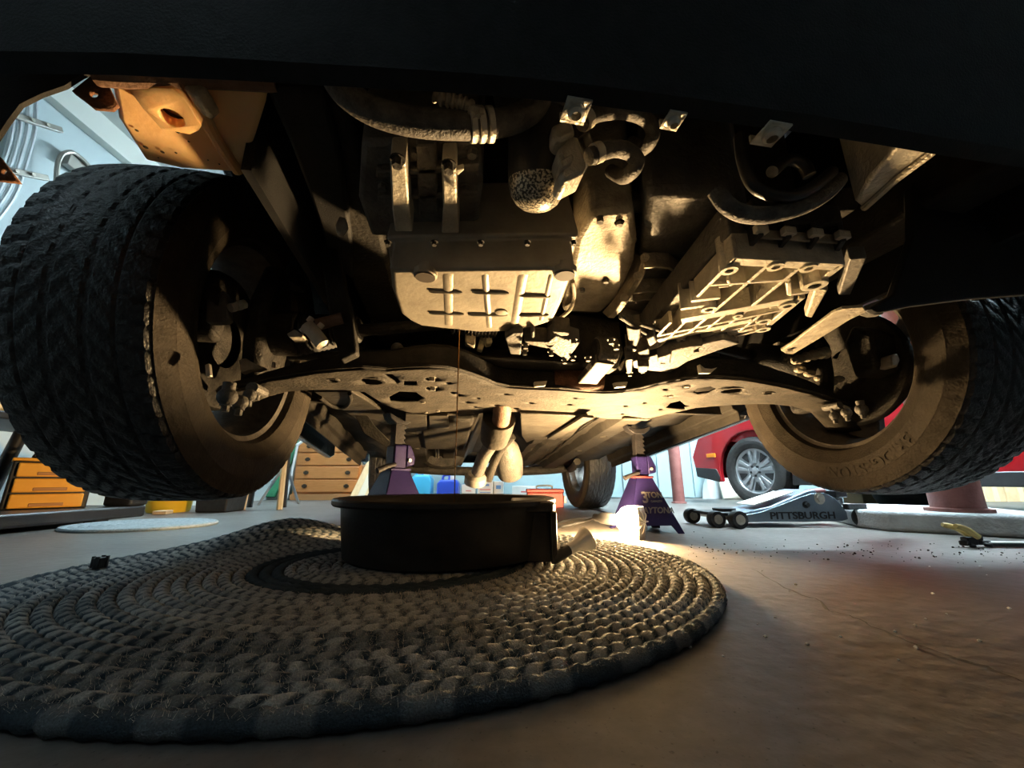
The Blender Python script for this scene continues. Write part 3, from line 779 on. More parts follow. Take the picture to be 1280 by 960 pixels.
# ---- body shell ---------------------------------------------------
def arc(vc, zc, r, a0, a1, n=14): return [(vc + r * math.cos(math.radians(a0 + (a1 - a0) * i / n)), zc + r * math.sin(math.radians(a0 + (a1 - a0) * i / n))) for i in range(n + 1)]
side = [(-0.50, 0.56)] + [(-0.36, 0.54)] + arc(VA, 0.62, 0.46, 190, -12) + [(0.62, 0.44), (1.58, 0.32)] + arc(VR, 0.42, 0.40, 192, -10) + [(2.6, 0.32), (2.85, 0.38), (2.95, 0.7), (2.9, 0.92), (0.6, 1.12), (-0.3, 1.08), (-0.5, 0.95)]
for s in (-1, 1):
    MB().extr([car(s * 0.93, v, z) for v, z in side], U * s * 0.03).build('body_side', 'body_paint', CAR, 0.006)
rows_ = []
for v, z in ((-0.645, 0.86), (-0.60, 0.98), (-0.45, 1.07), (0, 1.15), (0.6, 1.20)):
    rows_.append([car(u, v + 0.06 * (abs(u) / 0.9) ** 2, z - 0.05 * (abs(u) / 0.9) ** 3) for u in [-0.95 + 1.9 * i / 16 for i in range(17)]])
MB().sheet(rows_).build('hood', 'body_paint', CAR, solid=0.02)
cab = []
for w_, v0, v1, z_ in ((0.91, 0.5, 2.93, 0), (0.90, 0.62, 2.9, 0.14), (0.72, 1.25, 2.55, 0.58), (0.66, 1.4, 2.45, 0.62)):
    cab.append([car(-w_, v0, 1.10 + z_ - SL * v0), car(w_, v0, 1.10 + z_ - SL * v0), car(w_, v1, 1.10 + z_ - SL * v1), car(-w_, v1, 1.10 + z_ - SL * v1)])
MB().loft(cab).build('cabin', 'glass_dark', CAR, 0.03)
MB().extr([car(-0.9, 2.90, 0.36), car(0.9, 2.90, 0.36), car(0.9, 2.92, 0.95), car(-0.9, 2.92, 0.95)], V * 0.04).build('tailgate', 'body_paint', CAR, 0.01)

# ---- front bumper: fascia and the belly tray over the camera
edge = [(-420, 98), (-200, 92), (0, 88), (150, 90), (300, 97), (420, 104), (530, 110), (640, 118), (740, 128), (850, 142), (1000, 162), (1100, 178), (1170, 190), (1280, 207), (1420, 228), (1560, 245), (1800, 275)]
ZB = 0.475
rear = [at_z(x, y, ZB) for x, y in edge]
m = MB()
rws = []
for p in rear:
    u, v, z = carcoord(p)
    rws.append([p + V * 0.004 + Z * 0.06, p + V * 0.003 + Z * 0.03, p, p - V * 0.008 + Z * 0.006, p - V * 0.014 + Z * 0.03, p - V * 0.03 + Z * 0.12, p - V * 0.05 + Z * 0.24, p - V * 0.045 + Z * 0.36, p - V * 0.02 + Z * 0.44])
m.sheet(rws)
BUMP = m.build('front_bumper', 'bumper_plastic', CAR, solid=0.004)
# left end of the bumper with the return flange of its wheel arch
u0, v0, _ = carcoord(rear[0])
face('arch_flange', [(-260, 420), (-120, 300), (-30, 215), (0, 178), (15, 155), (30, 135), (56, 122), (85, 112), (105, 99), (122, 92), (150, 92), (152, 40), (152, -260), (-260, -260)], -0.415, -0.004, 'bumper_plastic', CAR, 0.0)
# upper half of the nose, closes the engine bay
MB().extr([car(-0.56, -0.545, 0.62), car(0.52, -0.50, 0.62), car(0.52, -0.49, 1.0), car(-0.56, -0.535, 1.0)], V * 0.04).build('radiator', 'dark_frame', CAR, 0.004)
# right inner arch liner, still fitted
lin = []
for j in range(13):
    t = j / 12
    lin.append([car(u, v, z) for u, v, z in ((0.56 + 0.36 * t, -0.545 + 0.03 * t, 0.50), (0.55 + 0.37 * t, -0.50, 0.56), (0.54 + 0.38 * t, -0.44, 0.58), (0.54 + 0.38 * t, -0.405, 0.585 - 0.01 * t), (0.53 + 0.39 * t, -0.39, 0.62), (0.53 + 0.39 * t, -0.38, 0.70), (0.53 + 0.39 * t, -0.33, 0.80), (0.53 + 0.39 * t, -0.2, 0.87), (0.53 + 0.39 * t, 0.0, 0.90), (0.53 + 0.39 * t, 0.25, 0.87), (0.53 + 0.39 * t, 0.42, 0.7))])
MB().sheet(lin).build('arch_liner', 'bumper_plastic', CAR, solid=0.004)
lo = [(1078, 389), (1083, 386), (1106, 372), (1130, 300), (1128, 240), (1165, 185), (1400, 150), (1400, 372), (1290, 370), (1200, 377), (1130, 386), (1100, 392), (1088, 394)]
face('liner_lower_panel', lo, -0.37, -0.012, 'bumper_plastic', CAR, 0.003)
# inner fenders, rails, firewall: the dark walls of the engine bay
for s in (-1, 1):
    MB().extr([car(s * 0.55, -0.34 if s < 0 else -0.5, 0.56), car(s * 0.55, 0.60, 0.54), car(s * 0.55, 0.60, 1.1), car(s * 0.55, -0.34 if s < 0 else -0.5, 1.05)], U * s * 0.012).build('inner_fender', 'bumper_plastic', CAR)
    MB().cbox(s * 0.47, -0.04, 0.665, 0.09, 1.05, 0.11).build('chassis_rail', 'dark_frame', CAR, 0.008)
    MB().lathe([(0.075, 0), (0.075, 0.30), (0.055, 0.34)], car(s * 0.58, 0.03, 0.70), (0, 0, 1), 28).build('strut_tower', 'dark_frame', CAR)
MB().extr([car(-0.86, 0.52, 0.44), car(0.86, 0.52, 0.44), car(0.86, 0.56, 1.15), car(-0.86, 0.56, 1.15)], V * 0.03).build('firewall', 'dark_frame', CAR)

# ---- floor pan ----------------------------------------------------
prof = [(-0.74, .035), (-0.66, .03), (-0.64, .018), (-0.58, .018), (-0.56, .032), (-0.50, .035), (-0.485, 0), (-0.40, 0), (-0.385, .04), (-0.32, .045), (-0.30, .03), (-0.24, .03), (-0.22, .045), (-0.17, .04), (-0.13, .12), (-0.09, .15),
        (0.09, .15), (0.13, .12), (0.17, .04), (0.22, .045), (0.24, .03), (0.30, .03), (0.32, .045), (0.385, .04), (0.40, 0), (0.485, 0), (0.50, .035), (0.56, .032), (0.58, .018), (0.64, .018), (0.66, .03), (0.74, .035)]
rws = []
for j in range(50):
    v = 0.40 + 1.75 * j / 49
    bead = 0.008 * max(0, math.sin(v * 26)) if v > 0.7 else 0
    rws.append([car(u, v, zs(v) + d - (bead if d > 0.025 and d < 0.1 else 0) + (0.05 * (0.55 - v) / 0.15 if v < 0.55 else 0)) for u, d in prof])
MB().sheet(rws).build('floor_pan', 'floor_pan', CAR, solid=0.003)
for s in (-1, 1):
    sec = [(0.735, .045), (0.745, -.005), (0.765, -.012), (0.768, -.045), (0.774, -.045), (0.778, -.012), (0.86, .02), (0.885, .08), (0.86, .14), (0.74, .12)]
    MB().loft([[car(s * u, v, zs(v) + d) for u, d in sec] for v in (0.46, 0.47, 0.8, 1.2, 1.58, 1.6)]).build('rocker_panel', 'floor_pan', CAR, 0.003)
    for v in (0.62, 0.95, 1.3):                       # jacking and drain plugs in the rails
        MB().lathe([(0.018, 0), (0.018, 0.005), (0.010, 0.007)], car(s * 0.442, v, zs(v) - 0.0), (0, 0, -1), 14).build('drain_plug', 'dark_frame', CAR)
# brake pipes and shields along the tunnel
for k_, (u, m_) in enumerate(((-0.34, 'zinc'), (-0.355, 'zinc'), (0.345, 'dark_iron'))):
    MB().tube(spline([car(u + 0.012 * math.sin(v * 5), v, zs(v) + 0.028) for v in (0.5, 0.8, 1.1, 1.4, 1.7, 2.0)], 4), 0.004, 8).build('brake_pipe', m_, CAR)
MB().extr([car(-0.40, 0.70, zs(.7) - 0.015), car(-0.19, 0.70, zs(.7) - 0.012), car(-0.19, 1.25, zs(1.25) - 0.012), car(-0.40, 1.25, zs(1.25) - 0.015)], Z * 0.03).build('fuel_tank_guard', 'dark_frame', CAR, 0.012)
for uu in (-0.29, -0.20):
    hs = [at_z(x, y, 0.385) for x, y in ((0, 0),)] if False else None
belly('heat_shield_flap', [(507, 518), (533, 520), (534, 540), (524, 550), (511, 549), (505, 538)], 0.395, 0.402, 'heat_shield', CAR, 0.002)
belly('heat_shield_flap', [(536, 520), (560, 520), (562, 540), (550, 541), (537, 538)], 0.40, 0.41, 'heat_shield', CAR, 0.002)
belly('tunnel_shield', [(650, 517), (735, 521), (715, 545), (680, 570), (664, 562), (652, 545)], 0.405, 0.42, 'heat_shield', CAR, 0.004)
belly('rail_strip', [(728, 522), (742, 523), (694, 550), (684, 549)], 0.39, 0.40, 'heat_shield', CAR, 0.002)
belly('side_shield', [(392, 490), (440, 490), (476, 512), (492, 528), (488, 545), (455, 530), (420, 508)], 0.43, 0.445, 'heat_shield', CAR, 0.003)
MB().tube(spline([at_z(x, y, 0.424) for x, y in ((400, 497), (416, 508), (431, 509), (438, 501), (437, 492))], 5), 0.006, 8).build('shield_edge', 'dark_frame', CAR)
face('jack_point_bracket', [(438, 508), (450, 506), (468, 532), (492, 556), (484, 560), (455, 542)], 0.72, 0.02, 'dark_frame', CAR)

# ---- rear axle ----------------------------------------------------
MB().tube(spline([car(u, VR - 0.12 + 0.10 * abs(u), z) for u, z in ((-0.66, 0.30), (-0.5, 0.275), (-0.2, 0.26), (0.2, 0.26), (0.5, 0.275), (0.66, 0.30))], 6), 0.030, 12).build('rear_axle_beam', 'dark_iron', CAR)
for s in (-1, 1):
    MB().tube(spline([car(s * 0.52, 1.55, 0.31), car(s * 0.56, 1.8, 0.27), car(s * 0.64, VR, 0.30)], 6), 0.022, 10).build('trailing_arm', 'dark_iron', CAR)
    m = MB(); pts = []
    for i in range(61):
        a_ = i * 2 * math.pi / 12; pts.append(car(s * 0.50 + 0.05 * math.cos(a_), VR + 0.05 * math.sin(a_), 0.30 + 0.0022 * i))
    m.tube(pts, 0.006, 6).build('coil_spring', 'dark_iron', CAR)
MB().loft([[car(u0 + math.cos(a_) * 0.13 * q, v_, 0.33 + math.sin(a_) * 0.06 * q) for a_ in [2 * math.pi * i / 20 for i in range(20)]] for u0, v_, q in ((-0.3, 1.72, 0.8), (-0.3, 1.74, 1), (-0.3, 2.2, 1), (-0.3, 2.22, 0.8))]).build('muffler', 'dark_iron', CAR)

# ---- exhaust ------------------------------------------------------
EX = [at_v(x, y, v) for x, y, v in ((628, 500, 0.40), (627, 520, 0.46), (622, 545, 0.58), (607, 566, 0.70), (597, 590, 0.80))]
MB().tube(spline(EX[:3], 6), 0.030, 18).build('exhaust_downpipe', 'pipe_rust', CAR)
a_, b_ = at_v(624, 522, 0.50), at_v(618, 549, 0.60)
MB().tube([a_ - (b_ - a_) * .05, a_, a_.lerp(b_, .5), b_, b_ + (b_ - a_) * .12], [0.040, 0.056, 0.056, 0.050, 0.030], 22).build('exhaust_shield', 'heat_shield', CAR)
MB().tube(spline(EX[2:], 6), 0.026, 16).build('exhaust_pipe', 'grey_case', CAR)
p = at_v(595, 592, 0.82); q = at_v(594, 603, 0.84)
MB().tube([p, p.lerp(q, .3), q, q + (q - p) * .2], [0.033, 0.045, 0.045, 0.03], 18).build('exhaust_flange', 'zinc', CAR)
p = at_v(633, 560, 0.95); q = at_v(638, 592, 1.05)
MB().tube([p - (q - p) * .3, p, p.lerp(q, .5), q, q + (q - p) * .15], [0.03, 0.055, 0.066, 0.06, 0.03], 20).build('resonator', 'grey_case', CAR)
MB().tube(spline([at_v(x, y, v) for x, y, v in ((640, 545, .7), (627, 560, .75), (617, 580, .8), (610, 600, .84))], 5), 0.018, 12).build('bypass_pipe', 'dark_iron', CAR)

# ---- subframe -----------------------------------------------------
front = [(272, 492), (300, 485), (330, 477), (362, 471), (394, 466), (425, 463), (456, 461), (484, 463), (512, 461), (538, 460), (558, 461), (574, 464), (590, 469), (606, 475), (620, 481), (635, 484), (665, 486), (700, 487), (730, 490), (752, 491), (776, 490), (800, 486), (820, 481), (838, 477), (856, 474), (880, 472), (902, 473), (924, 474), (945, 477), (972, 482), (999, 488), (1018, 493), (1035, 499), (1055, 505), (1071, 511), (1086, 518)]
back = [(1084, 527), (1066, 528), (1046, 524), (1028, 516), (1012, 510), (990, 506), (966, 504), (945, 504), (918, 505), (890, 507), (870, 509), (852, 513), (834, 517), (812, 522), (784, 524), (760, 523), (741, 520), (718, 516), (694, 514), (667, 513), (642, 514), (624, 514), (606, 515), (594, 517), (581, 518), (553, 519), (527, 518), (508, 514), (491, 509), (480, 504), (470, 498), (456, 489), (430, 486), (404, 486), (380, 486), (360, 488), (342, 492), (323, 499), (305, 505), (287, 504), (276, 500)]
UC = 0.03
def zsub(u):
    d = abs(u - UC)
    return 0.42 if d < 0.30 else 0.42 - 0.17 * (d - 0.30) ** 1.15
def on_sub(px, py, dz=0.0):
    z_ = 0.42
    for _ in range(12):
        p = at_z(px, py, z_ + dz); z_ = zsub(carcoord(p)[0])
    return at_z(px, py, z_ + dz)
def plate2(px, py):
    u, v, z_ = carcoord(on_sub(px, py)); return (u, v)
outer = [plate2(*p) for p in front + back]
HOLES = [ellipse(463, 475, 12, 5, 16, .06), [(478, 466), (490, 466), (495, 470), (500, 476), (497, 479), (489, 474)], [(505, 475), (521, 475), (521, 481), (505, 481)],
         [(486, 495), (499, 488), (520, 489), (529, 496), (522, 501), (500, 502), (488, 501)], ellipse(540, 473, 9, 3.6), ellipse(541, 485, 9, 3.6), ellipse(561, 478, 4, 1.8),
         ellipse(566, 490, 4, 1.6), ellipse(574, 493, 3.2, 1.8), ellipse(585, 502, 4, 1.4), ellipse(598, 497, 3, 1.1), ellipse(621, 506, 4, 1.4), ellipse(633, 492, 4, 1.2), ellipse(645, 510, 4, 1.3),
         ellipse(664, 503, 3.8, 1.2), ellipse(594, 508, 3, 1), ellipse(712, 505, 4, 1.2), ellipse(719, 497, 3.4, 1.0), ellipse(782, 507, 3.4, 1.2), ellipse(778, 517, 2.6, 1), ellipse(832, 486, 4, 1.4), ellipse(838, 494, 4, 1.6),
         ellipse(858, 482, 5.5, 3), [(866, 489), (872, 484), (888, 482), (896, 485), (886, 490), (872, 492)], ellipse(915, 487, 13, 5, 18, .03), [(832, 509), (838, 503), (850, 500), (856, 505), (856, 511), (844, 510)],
         ellipse(961, 490, 5, 2), ellipse(415, 474, 5, 1.8), ellipse(826, 511, 3, 1), ellipse(806, 503, 3, 1)]
hl = [[plate2(*q) for q in h] for h in HOLES]
vs2, fs2 = flat_fill(outer, hl)
us = [min(p[0] for p in outer) + 0.03 * i for i in range(1, 50)]
vs2, fs2 = cut(vs2, fs2, us, 0)
m = MB(); m.add([car(u, v, zsub(u)) for u, v in vs2], fs2)
SUB = m.build('subframe', 'dusty_frame', CAR, solid=0.005, angle=50)
tag(SUB, 'dusty pressed steel subframe with many holes')
# front wall and rear wall of the subframe box
fp = [on_sub(*p) for p in front]
wall = []
for i, p in enumerate(fp):
    u = carcoord(p)[0]; d = abs(u - UC); hgt = 0.058 if d < 0.36 else max(0.018, 0.058 - 0.12 * (d - 0.36))
    wall.append([p + V * 0.003, p - V * 0.006 + Z * 0.004, p + V * 0.002 + Z * 0.012, p + Z * hgt * 0.8 + V * 0.004, p + Z * hgt + V * 0.02, p + Z * hgt + V * 0.10])
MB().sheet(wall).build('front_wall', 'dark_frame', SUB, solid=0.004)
MB().tube([p - V * 0.004 + Z * 0.004 for p in fp], 0.003, 6).build('weld_flange', 'dusty_frame', SUB)
bp_ = [on_sub(*p) for p in back]
wall = []
for i, p in enumerate(bp_):
    u = carcoord(p)[0]; d = abs(u - UC); hgt = 0.05 if d < 0.36 else max(0.015, 0.05 - 0.11 * (d - 0.36))
    wall.append([p, p + Z * hgt * 0.5 + V * 0.002, p + Z * hgt - V * 0.01])
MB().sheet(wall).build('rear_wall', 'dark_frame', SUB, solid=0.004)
# dark interior seen through the holes
uu = [carcoord(p)[0] for p in fp]
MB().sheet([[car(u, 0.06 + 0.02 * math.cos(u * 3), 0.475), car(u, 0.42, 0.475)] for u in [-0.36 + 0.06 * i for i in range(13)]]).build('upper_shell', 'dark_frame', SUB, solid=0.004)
for s, pix in ((-1, [(268, 482), (300, 474), (345, 464), (400, 455), (445, 450), (452, 462), (400, 468), (345, 474), (300, 486), (275, 494)]), (1, [(880, 463), (945, 466), (1000, 474), (1040, 486), (1085, 505), (1092, 518), (1060, 508), (1000, 489), (945, 478), (885, 474)])):
    p = [on_sub(x, y, 0.02) + V * 0.03 for x, y in pix]
    MB().extr(p, Z * 0.012).build('arm_upper_plate', 'dark_frame', SUB, 0.003)
# collars, bolts and nuts on the plate
for (x, y, r) in ((540, 474, .007), (541, 486, .007), (858, 482, .007), (529, 502, .006), (548, 513, .006), (533, 515, .005), (560, 515, .005), (838, 494, .005)):
    m = MB(); p = on_sub(x, y, -0.002)
    hexbolt(m, p + Z * 0.004, (0, 0, -1), r, 0.009); m.build('bolt', 'zinc', SUB)
for (x, y, rx) in ((463, 475, .034), (915, 487, .036), (415, 474, .016), (961, 490, .015)):
    p = on_sub(x, y); m = MB()
    m.lathe([(rx * .72, -0.006), (rx * .72, 0.004), (rx * .9, 0.004), (rx, -0.001), (rx * .9, -0.004)], p, (0, 0, -1), 28, cap=False); m.build('hole_collar', 'dusty_frame', SUB)
for (x, y) in ((552, 517), (795, 523)):
    p = on_sub(x, y, -0.004); MB().box(p, 0.10, 0.03, 0.012, U, V).build('jacking_pad', 'dusty_frame', SUB, 0.004)
# u-shaped clips on the front wall
for pix in ([(520, 440), (524, 440), (524, 449), (534, 449), (534, 439), (538, 440), (538, 453), (521, 453)], [(668, 477), (684, 476), (682, 482), (669, 483)], [(768, 478), (785, 477), (783, 483), (770, 484)], [(875, 455), (881, 460), (890, 461), (897, 459), (889, 466), (877, 466)]):
    pp = [at_v(x, y, carcoord(on_sub(x, 470))[1] - 0.03) for x, y in pix]
    MB().extr(pp, V * 0.012).build('mount_clip', 'bright_alloy', SUB, 0.001)
p = at_v(497, 437, 0.10); MB().lathe([(0.014, 0), (0.014, 0.01), (0.007, 0.012), (0.007, 0.02)], p, -V, 18).build('sensor_stud', 'grey_case', SUB)

# lower ball joints and the arm ends inside the wheels
def ball_joint(pts, u, s):
    m = MB(); 
    for (x, y, r) in pts: m.sphere(at_u(x, y, u), r * .8, 12, 8)
    p = at_u(pts[0][0], pts[0][1], u); m.cyl(p - Z * 0.01, p + Z * 0.02, 0.008, 12)
    q = at_u(pts[-1][0], pts[-1][1], u); m.cyl(q - V * 0.02, q + V * 0.02, 0.009, 10)
    for (x, y, r) in pts: hexbolt(m, at_u(x, y, u) - Z * r * 0.8, (0, 0, -1), 0.005, 0.008)
    return m.build('ball_joint', 'grey_case', CAR)
ball_joint([(284, 496, .016), (300, 503, .014), (312, 494, .012), (322, 488, .010)], -0.60, -1)
ball_joint([(1077, 512, .016), (1058, 516, .014), (1043, 520, .013), (1040, 508, .010)], 0.63, 1)

# ---- knuckles, shafts, tie rods
def boot(pts, name, rs, u=None):
    p = [Vector(q) for q in pts]; n_ = 13; P = []; R_ = []
    for i in range(n_ * 2 + 1):
        t = i / (n_ * 2); P.append(p[0].lerp(p[1], t)); R_.append((rs[0] + (rs[1] - rs[0]) * t) * (1.0 if i % 2 else 0.82))
    return MB().tube(P, R_, 22).build(name, 'rubber', CAR, angle=20)
for s, nm in ((-1, 'l'), (1, 'r')):
    MB().cyl(car(s * 0.16, 0.04, 0.56), car(s * 0.73, VA, ZW), 0.014, 14).build('drive_shaft', 'dark_iron', CAR)
    boot([car(s * 0.50, 0.08, 0.525), car(s * 0.63, VA - 0.01, ZW + 0.015)], 'shaft_boot', (0.03, 0.048))
    MB().lathe([(0.05, 0), (0.052, 0.05), (0.045, 0.07), (0.03, 0.10)], car(s * 0.63, VA - 0.01, ZW + 0.015), U * s, 24).build('shaft_joint', 'dark_iron', CAR, 0.004)
    boot([car(s * 0.20, 0.04, 0.555), car(s * 0.30, 0.03, 0.54)], 'inner_boot', (0.046, 0.032))
    # knuckle
    m = MB()
    m.loft([[car(s * (0.70 + k_ * 0.02), dv + VA, ZW + dz) for dv, dz in ((-0.05, -0.12), (0.05, -0.12), (0.075, 0.0), (0.06, 0.10), (0.02, 0.17), (-0.03, 0.17), (-0.075, 0.05), (-0.07, -0.03))] for k_ in (-1, 1)])
    m.build('steering_knuckle', 'dark_iron', CAR, 0.012)
    MB().tube([car(s * 0.68, VA + 0.03, ZW + 0.15), car(s * 0.63, VA + 0.03, ZW + 0.32), car(s * 0.60, VA + 0.03, ZW + 0.55)], [0.028, 0.027, 0.024], 18).build('strut', 'dark_iron', CAR)
    m = MB(); pts = [car(s * 0.61 + 0.07 * math.cos(i * .5236), VA + 0.03 + 0.07 * math.sin(i * .5236), ZW + 0.32 + 0.0045 * i) for i in range(60)]
    m.tube(pts, 0.0075, 8).build('coil_spring', 'dark_frame', CAR)
    MB().tube(spline([car(s * 0.40, 0.23, 0.52), car(s * 0.55, 0.2, 0.50), car(s * 0.70, 0.24, 0.50)], 5), 0.010, 12).build('tie_rod', 'dark_iron', CAR)
    # caliper
    MB().loft([[car(s * (0.735 + dx), v_ + VA, z_) for v_, z_ in ((-0.10, ZW - 0.05), (-0.155, ZW - 0.04), (-0.165, ZW + 0.05), (-0.12, ZW + 0.09), (-0.09, ZW + 0.05))] for dx in (0.0, 0.09)]).build('brake_caliper', 'dark_iron', CAR, 0.01)
# left wheel: lit lugs seen past the tyre
face('caliper_bracket', [(256, 402), (258, 372), (272, 382), (274, 366), (279, 362), (284, 370), (286, 398), (278, 402)], -0.08, 0.02, 'grey_case', CAR, 0.003)
m = MB()
for (x, y) in ((290, 385), (298, 383), (303, 381)): m.cyl(at_v(x - 2, y, -0.085), at_v(x + 3, y - 1, -0.08), 0.008, 10)
m.build('bleed_nipple', 'bright_alloy', CAR)
face('wheel_weight', [(256, 456), (261, 454), (263, 470), (257, 471)], -0.12, 0.008, 'zinc', CAR, 0.001)
hose('tie_rod_end', [(383, 404), (393, 415), (405, 430)], [0.02, 0.02, 0.03], [0.014] + [0.015] * 11 + [0.016], 'bright_alloy', CAR) if False else None
pp = spline([at_v(x, y, -0.14) for x, y in ((384, 407), (394, 418), (404, 431))], 5)
MB().tube([pp[0] + (pp[0] - pp[1])] + pp + [pp[-1] + (pp[-1] - pp[-2])], [0.005] + [0.0115] * len(pp) + [0.005], 14).build('tie_rod_end', 'bright_alloy', CAR)
m = MB()
for (x, y, dx, dy) in ((386, 402, 4, -5), (399, 409, 4, -4), (380, 412, -4, 3)): m.cyl(at_v(x, y, -0.14), at_v(x + dx, y + dy, -0.14), 0.005, 10)
m.build('castle_nut', 'zinc', CAR)
pp = [at_v(x, y, -0.12) for x, y in ((396, 406), (412, 402), (428, 398))]
MB().tube(pp, [0.0105, 0.010, 0.0105], 16).build('rack_end', 'pipe_rust', CAR)
face('knuckle_lug', [(298, 449), (306, 447), (314, 452), (331, 459), (322, 462), (310, 462), (300, 466)], 0.0, 0.02, 'cast_alloy', CAR, 0.003)
face('sensor_bracket', [(340, 452), (343, 452), (343, 459), (339, 459)], 0.0, 0.006, 'zinc', CAR, 0.0005)
face('link_arm', [(358, 417), (368, 411), (379, 418), (378, 421), (361, 421)], -0.13, 0.03, 'cast_alloy', CAR, 0.002)
# right wheel: lit pieces
p = [at_u(x, y, 0.62) for x, y in ((1120, 436), (1123, 452), (1127, 462))]
face('caliper_bolt', [(1113, 444), (1122, 441), (1126, 450), (1122, 459), (1115, 458)], -0.07, 0.03, 'cast_alloy', CAR, 0.004)
m = MB()
for (x, y, r) in ((1000, 462, .012), (1012, 467, .012), (1026, 473, .013), (1038, 478, .014), (1048, 474, .012)): m.sphere(at_v(x, y, 0.06), r, 10, 7, (1.3, 1, .8))
m.build('outer_boot_clamp', 'cast_alloy', CAR)
pp = spline([at_v(x, y, 0.03) for x, y in ((990, 452), (1005, 447), (1020, 443), (1032, 441))], 5)
MB().tube(pp, [0.003 if i == 0 else 0.009 + 0.005 * i / len(pp) + (0.003 if i % 3 == 0 else 0) for i in range(len(pp))], 14).build('tie_rod_boot', 'cast_alloy', CAR)
MB().extr([at_z(x, y, 0.455) for x, y in ((976, 438), (982, 442), (991, 443), (1030, 420), (1062, 400), (1083, 390), (1079, 384), (1053, 386), (1040, 392), (1010, 414), (988, 431))], Z * 0.005).build('tension_strap', 'cast_alloy', CAR, 0.001)
bolts([at_z(986, 437, 0.455)], (0, 0, -1), 0.006, 0.006, 'zinc', CAR, 'strap_bolt')
face('strap_hook', [(1078, 386), (1083, 381), (1126, 366), (1128, 369), (1098, 382), (1106, 392), (1095, 393), (1086, 390)], -0.30, 0.015, 'grey_case', CAR, 0.002)
belly('rail_bracket', [(1048, 369), (1062, 324), (1084, 322), (1063, 369)], 0.50, 0.52, 'grey_case', CAR, 0.002)
belly('rusty_bracket', [(1007, 396), (1019, 360), (1036, 362), (1015, 398)], 0.49, 0.51, 'cast_alloy', CAR, 0.003)
face('gearbox_mount_arm', [(985, 420), (1000, 372), (1010, 352), (1030, 350), (1012, 400), (998, 424)], 0.05, 0.04, 'dark_iron', CAR, 0.003)
MB().extr([at_v(x, y, 0.25) for x, y in ((870, 428), (930, 426), (938, 442), (930, 462), (880, 462))], V * 0.03).build('rack_housing', 'grey_case', CAR, 0.006)

# ---- engine -------------------------------------------------------
ZP = 0.46                                                     # bottom of the oil pan
MB().cbox(0.02, -0.10, 0.80, 0.62, 0.36, 0.40).build('engine_block', 'dark_iron', CAR, 0.015)
belly('engine_front_cover', [(452, 178), (600, 172), (604, 230), (596, 296), (464, 296), (448, 250)], 0.53, 0.70, 'grey_case', CAR, 0.006)
for pix in ([(487, 204), (507, 202), (512, 262), (516, 290), (494, 290), (490, 262)], [(552, 211), (570, 210), (572, 262), (574, 292), (552, 292), (554, 262)]):
    belly('cover_bracket', pix, 0.497, 0.53, 'bright_alloy', CAR, 0.002)
bolts([at_z(x, y, 0.497) for x, y in ((497, 200), (561, 207))], (0, 0, -1), 0.005, 0.008, 'dark_iron', CAR)
bolts([at_z(x, y, 0.528) for x, y in ((582, 235), (478, 232), (520, 190), (590, 190))], (0, 0, -1), 0.005, 0.006, 'grey_case', CAR)
belly('bracket_tab', [(570, 213), (579, 210), (580, 213), (572, 220)], 0.50, 0.506, 'bright_alloy', CAR, 0.001)
for pix in ([(470, 215), (600, 206), (600, 214), (470, 223)], [(472, 246), (598, 240), (598, 246), (472, 252)], [(520, 182), (545, 181), (548, 268), (524, 270)]):
    belly('cover_rib', pix, 0.52, 0.535, 'grey_case', CAR, 0.002)

# oil pan: tapered sump with pressed ridges
bot = [(487, 338), (490, 365), (500, 393), (512, 402), (525, 408), (560, 412), (600, 416), (640, 415), (670, 409), (692, 402), (704, 378), (714, 352), (718, 336), (690, 335), (600, 336), (530, 337)]
p0 = [at_z(x, y, ZP) for x, y in bot]
c0 = sum(p0, Vector()) / len(p0)
def grow(q, k, z_): return Vector((c0.x + (q.x - c0.x) * k, c0.y + (q.y - c0.y) * k, z_))
m = MB(); m.loft([[grow(q, 0.97, ZP) for q in p0], [grow(q, 1.0, ZP + 0.008) for q in p0], [grow(q, 0.985, ZP + 0.045) for q in p0], [grow(q, 1.05, ZP + 0.046) for q in p0], [grow(q, 1.05, ZP + 0.054) for q in p0], [grow(q, 0.95, ZP + 0.14) for q in p0]])
PAN = m.build('oil_pan', 'pan_alloy', CAR, 0.006, 3); tag(PAN, 'alloy engine sump with pressed ridges')
for a_, b_, wd in (((560, 340), (561, 408), .009), ((606, 341), (612, 411), .006), ((654, 341), (642, 410), .009), ((690, 341), (676, 402), .005)):
    p, q = at_z(*a_, ZP), at_z(*b_, ZP); d = (q - p).normalized(); s_ = Vector((-d.y, d.x, 0))
    prof_ = [(-1, 0.001), (-.6, -0.0022), (0, -0.0034), (.6, -0.0022), (1, 0.001)]
    MB().loft([[p.lerp(q, t) + s_ * wd * k_ + Z * (zz * (1 if 0 < t < 1 else 0) + 0.001) for k_, zz in prof_] for t in (0, 0.06, .5, .94, 1)], cap=False, closed=False).build('pan_ridge', 'pan_alloy', PAN)
for a_, b_ in (((536, 364), (578, 366)), ((590, 365), (636, 367)), ((648, 369), (688, 371)), ((536, 391), (580, 393)), ((585, 393), (634, 394)), ((648, 394), (686, 394))):
    p, q = at_z(*a_, ZP - 0.001), at_z(*b_, ZP - 0.001)
    MB().tube([p, p.lerp(q, .1), p.lerp(q, .9), q], [0.001, 0.003, 0.003, 0.001], 8).build('pan_crease', 'pan_alloy', PAN)
